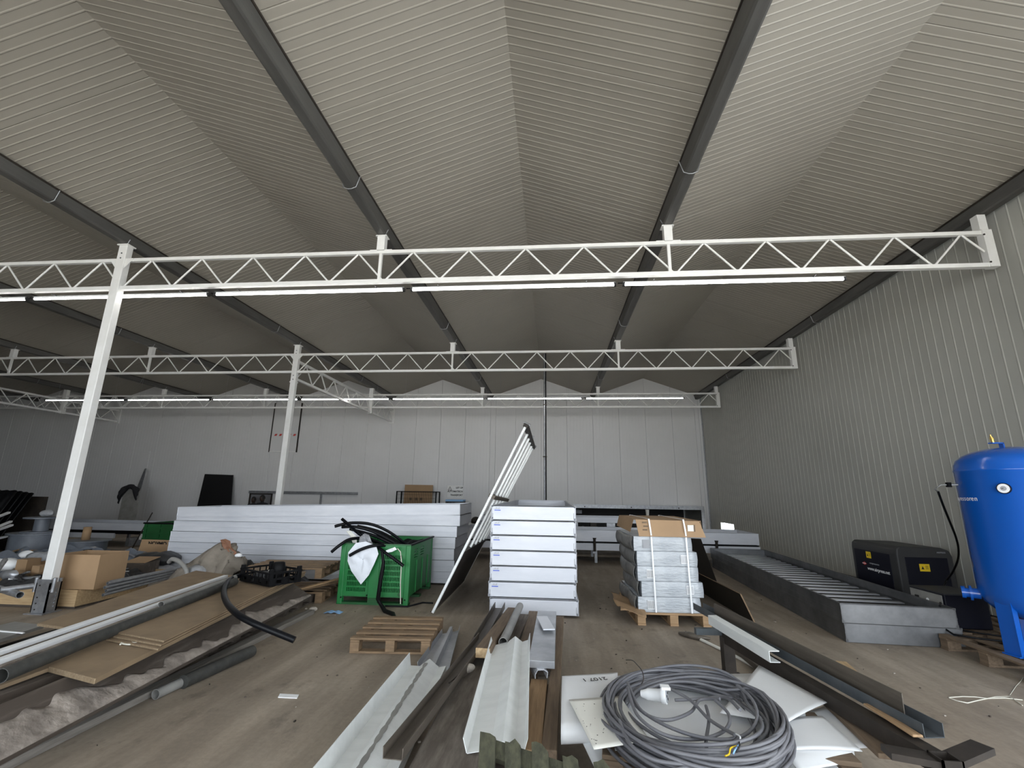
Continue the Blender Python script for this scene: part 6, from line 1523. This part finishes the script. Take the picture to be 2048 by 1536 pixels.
t = MB().bx(*[n0_[0]*1.072-.3, n0_[0]*1.072+.08, YB-.03, YB-.004], 2.0, 3.0).build('wall_cover', M['galv'], origin=(n0_[0]-.3, YB, 2.0)); tag(t, 'grey cover plate on the back wall above the narrow leaning sheet', 'plate')
t.data.materials[0] = M['panel_back']
# black ribbed sheets and white strips stacked at the far left
bx0, bx1 = (-13.754, 10.000, 1.372)[0], (-12.576, 10.000, 1.389)[0]; bz = (-12.207, 9.600, 1.427)[2]
for i in range(4):
    mb = MB(); yy = 9.6+.14*i
    L_ = bx1-bx0-.02*i
    mb.grid(lambda u, v, yy=yy, i=i: (bx0+u*L_-v*0-.25*(1-v), yy+.45*v+.02*math.sin(u*36), .01+v*(bz-.02*i+.008*math.sin(u*36))), 36, 6, .015)
    tag(mb.build('ribbed_sheet', M['black_board'], origin=(bx0, yy, 0)), '%s of the black ribbed sheets leaning at the far left edge' % ['front', 'second', 'third', 'rear'][i], 'sheet', 'black ribbed sheets')
o = MB().bx(bx0-.6, bx1-.1, 10.75, 10.85, 0, bz*.9).build('sheet_rack', M['dark_steel'], origin=(bx0, 10.8, 0)); tag(o, 'dark rack behind the black ribbed sheets', 'rack')
for i, (p, q, lab) in enumerate((((-11.113, 8.600, 0.912), (-11.338, 9.000, 0.998), 'upper white strip lying in front of the black ribbed sheets'), ((-11.055, 8.600, 0.722), (-11.239, 9.000, 0.819), 'middle white strip lying in front of the black ribbed sheets'), ((-10.909, 8.500, 0.676), (-11.071, 8.900, 0.759), 'lower white strip lying in front of the black ribbed sheets'), ((-10.736, 8.400, 0.539), (-10.786, 8.700, 0.577), 'white strip lowest by the frame edge over the dark green bin'))):
    o = MB().bar(p, q, .05, .035).build('white_strip', M['white_pl'], origin=tuple(p)); tag(o, lab, 'strip')
e0_ = (-10.977, 8.300, 0.708); e1_ = (-10.509, 8.300, 0.718); ez = (-10.197, 8.000, 0.835)[2]
t = thing('storage_bin', 'dark green bin at the very left edge below the white strips', 'bin', (e1_[0]-.4, 7.6, 0))
for k, (x0_, x1_, y0_, y1_) in enumerate(((e1_[0]-.8, e1_[0], 7.45, 7.48), (e1_[0]-.8, e1_[0], 8.2, 8.23), (e1_[0]-.03, e1_[0], 7.48, 8.2), (e1_[0]-.8, e1_[0]-.77, 7.48, 8.2))): MB().bx(x0_, x1_, y0_, y1_, .02, ez).build('wall', M['dgreen'], t)
MB().bx(e1_[0]-.8, e1_[0], 7.45, 8.23, 0, .04).build('base', M['dgreen'], t)
MB().bx(e1_[0]-.76, e1_[0]-.04, 7.5, 8.18, .04, ez-.03).build('contents', M['black'], t)
o = MB().bar((-10.456, 11.600, 0.907), ((-10.324, 11.400, 0.683)[0]-.25, 11.3, .0), .02, .02).build('dark_rod', M['dark_steel'], origin=(-10.324, 11.400, 0.683)); tag(o, 'thin dark rod sticking up behind the second green crate', 'rod')

# ------------------------------------------------------------------ light and camera
w = bpy.data.worlds.new('overcast'); S.world = w; w.use_nodes = True
bg = w.node_tree.nodes['Background']; bg.inputs['Color'].default_value = (.86, .93, 1.0, 1); bg.inputs['Strength'].default_value = 2.1
sl = bpy.data.lights.new('sun', 'SUN'); sl.energy = 9; sl.angle = .01; sl.color = (1, .95, .86)
so = bpy.data.objects.new('sun', sl); COL.objects.link(so); so.rotation_euler = (math.radians(-34), math.radians(8), 0)
def portal(name, loc, rot, sx, sy):
    l = bpy.data.lights.new(name, 'AREA'); l.shape = 'RECTANGLE'; l.size = sx; l.size_y = sy; l.cycles.is_portal = True
    o = bpy.data.objects.new(name, l); COL.objects.link(o); o.location = loc; o.rotation_euler = rot; return o
portal('doorway_portal', ((DX0+DX1)/2, YF-.1, DZ/2), (PI/2, 0, 0), DX1-DX0, DZ)
portal('side_portal', (XR+.1, (SY0+SY1)/2, SZ/2), (PI/2, 0, PI/2), SY1-SY0, SZ)
portal('hatch_portal', (XR+.1, (HY0+HY1)/2, HZ/2), (PI/2, 0, PI/2), HY1-HY0, HZ)

cam = bpy.data.cameras.new('camera'); co = bpy.data.objects.new('camera', cam); COL.objects.link(co)
cam.sensor_width = 36; cam.lens = 16.0666; cam.clip_start = .05; cam.clip_end = 200
Mc = Matrix(((0.996256, 0.006219, 0.086226, 0), (0.085336, -0.230316, -0.969367, 0), (0.013831, 0.973096, -0.229984, 1.5613), (0, 0, 0, 1)))
co.matrix_world = Mc
S.camera = co
S.view_settings.view_transform = 'Standard'; S.view_settings.look = 'None'; S.view_settings.gamma = 1; S.view_settings.use_curve_mapping = False
S.view_settings.exposure = 1.5
S.cycles.use_denoising = True
S.cycles.max_bounces = 10; S.cycles.diffuse_bounces = 6; S.cycles.sample_clamp_indirect = 8
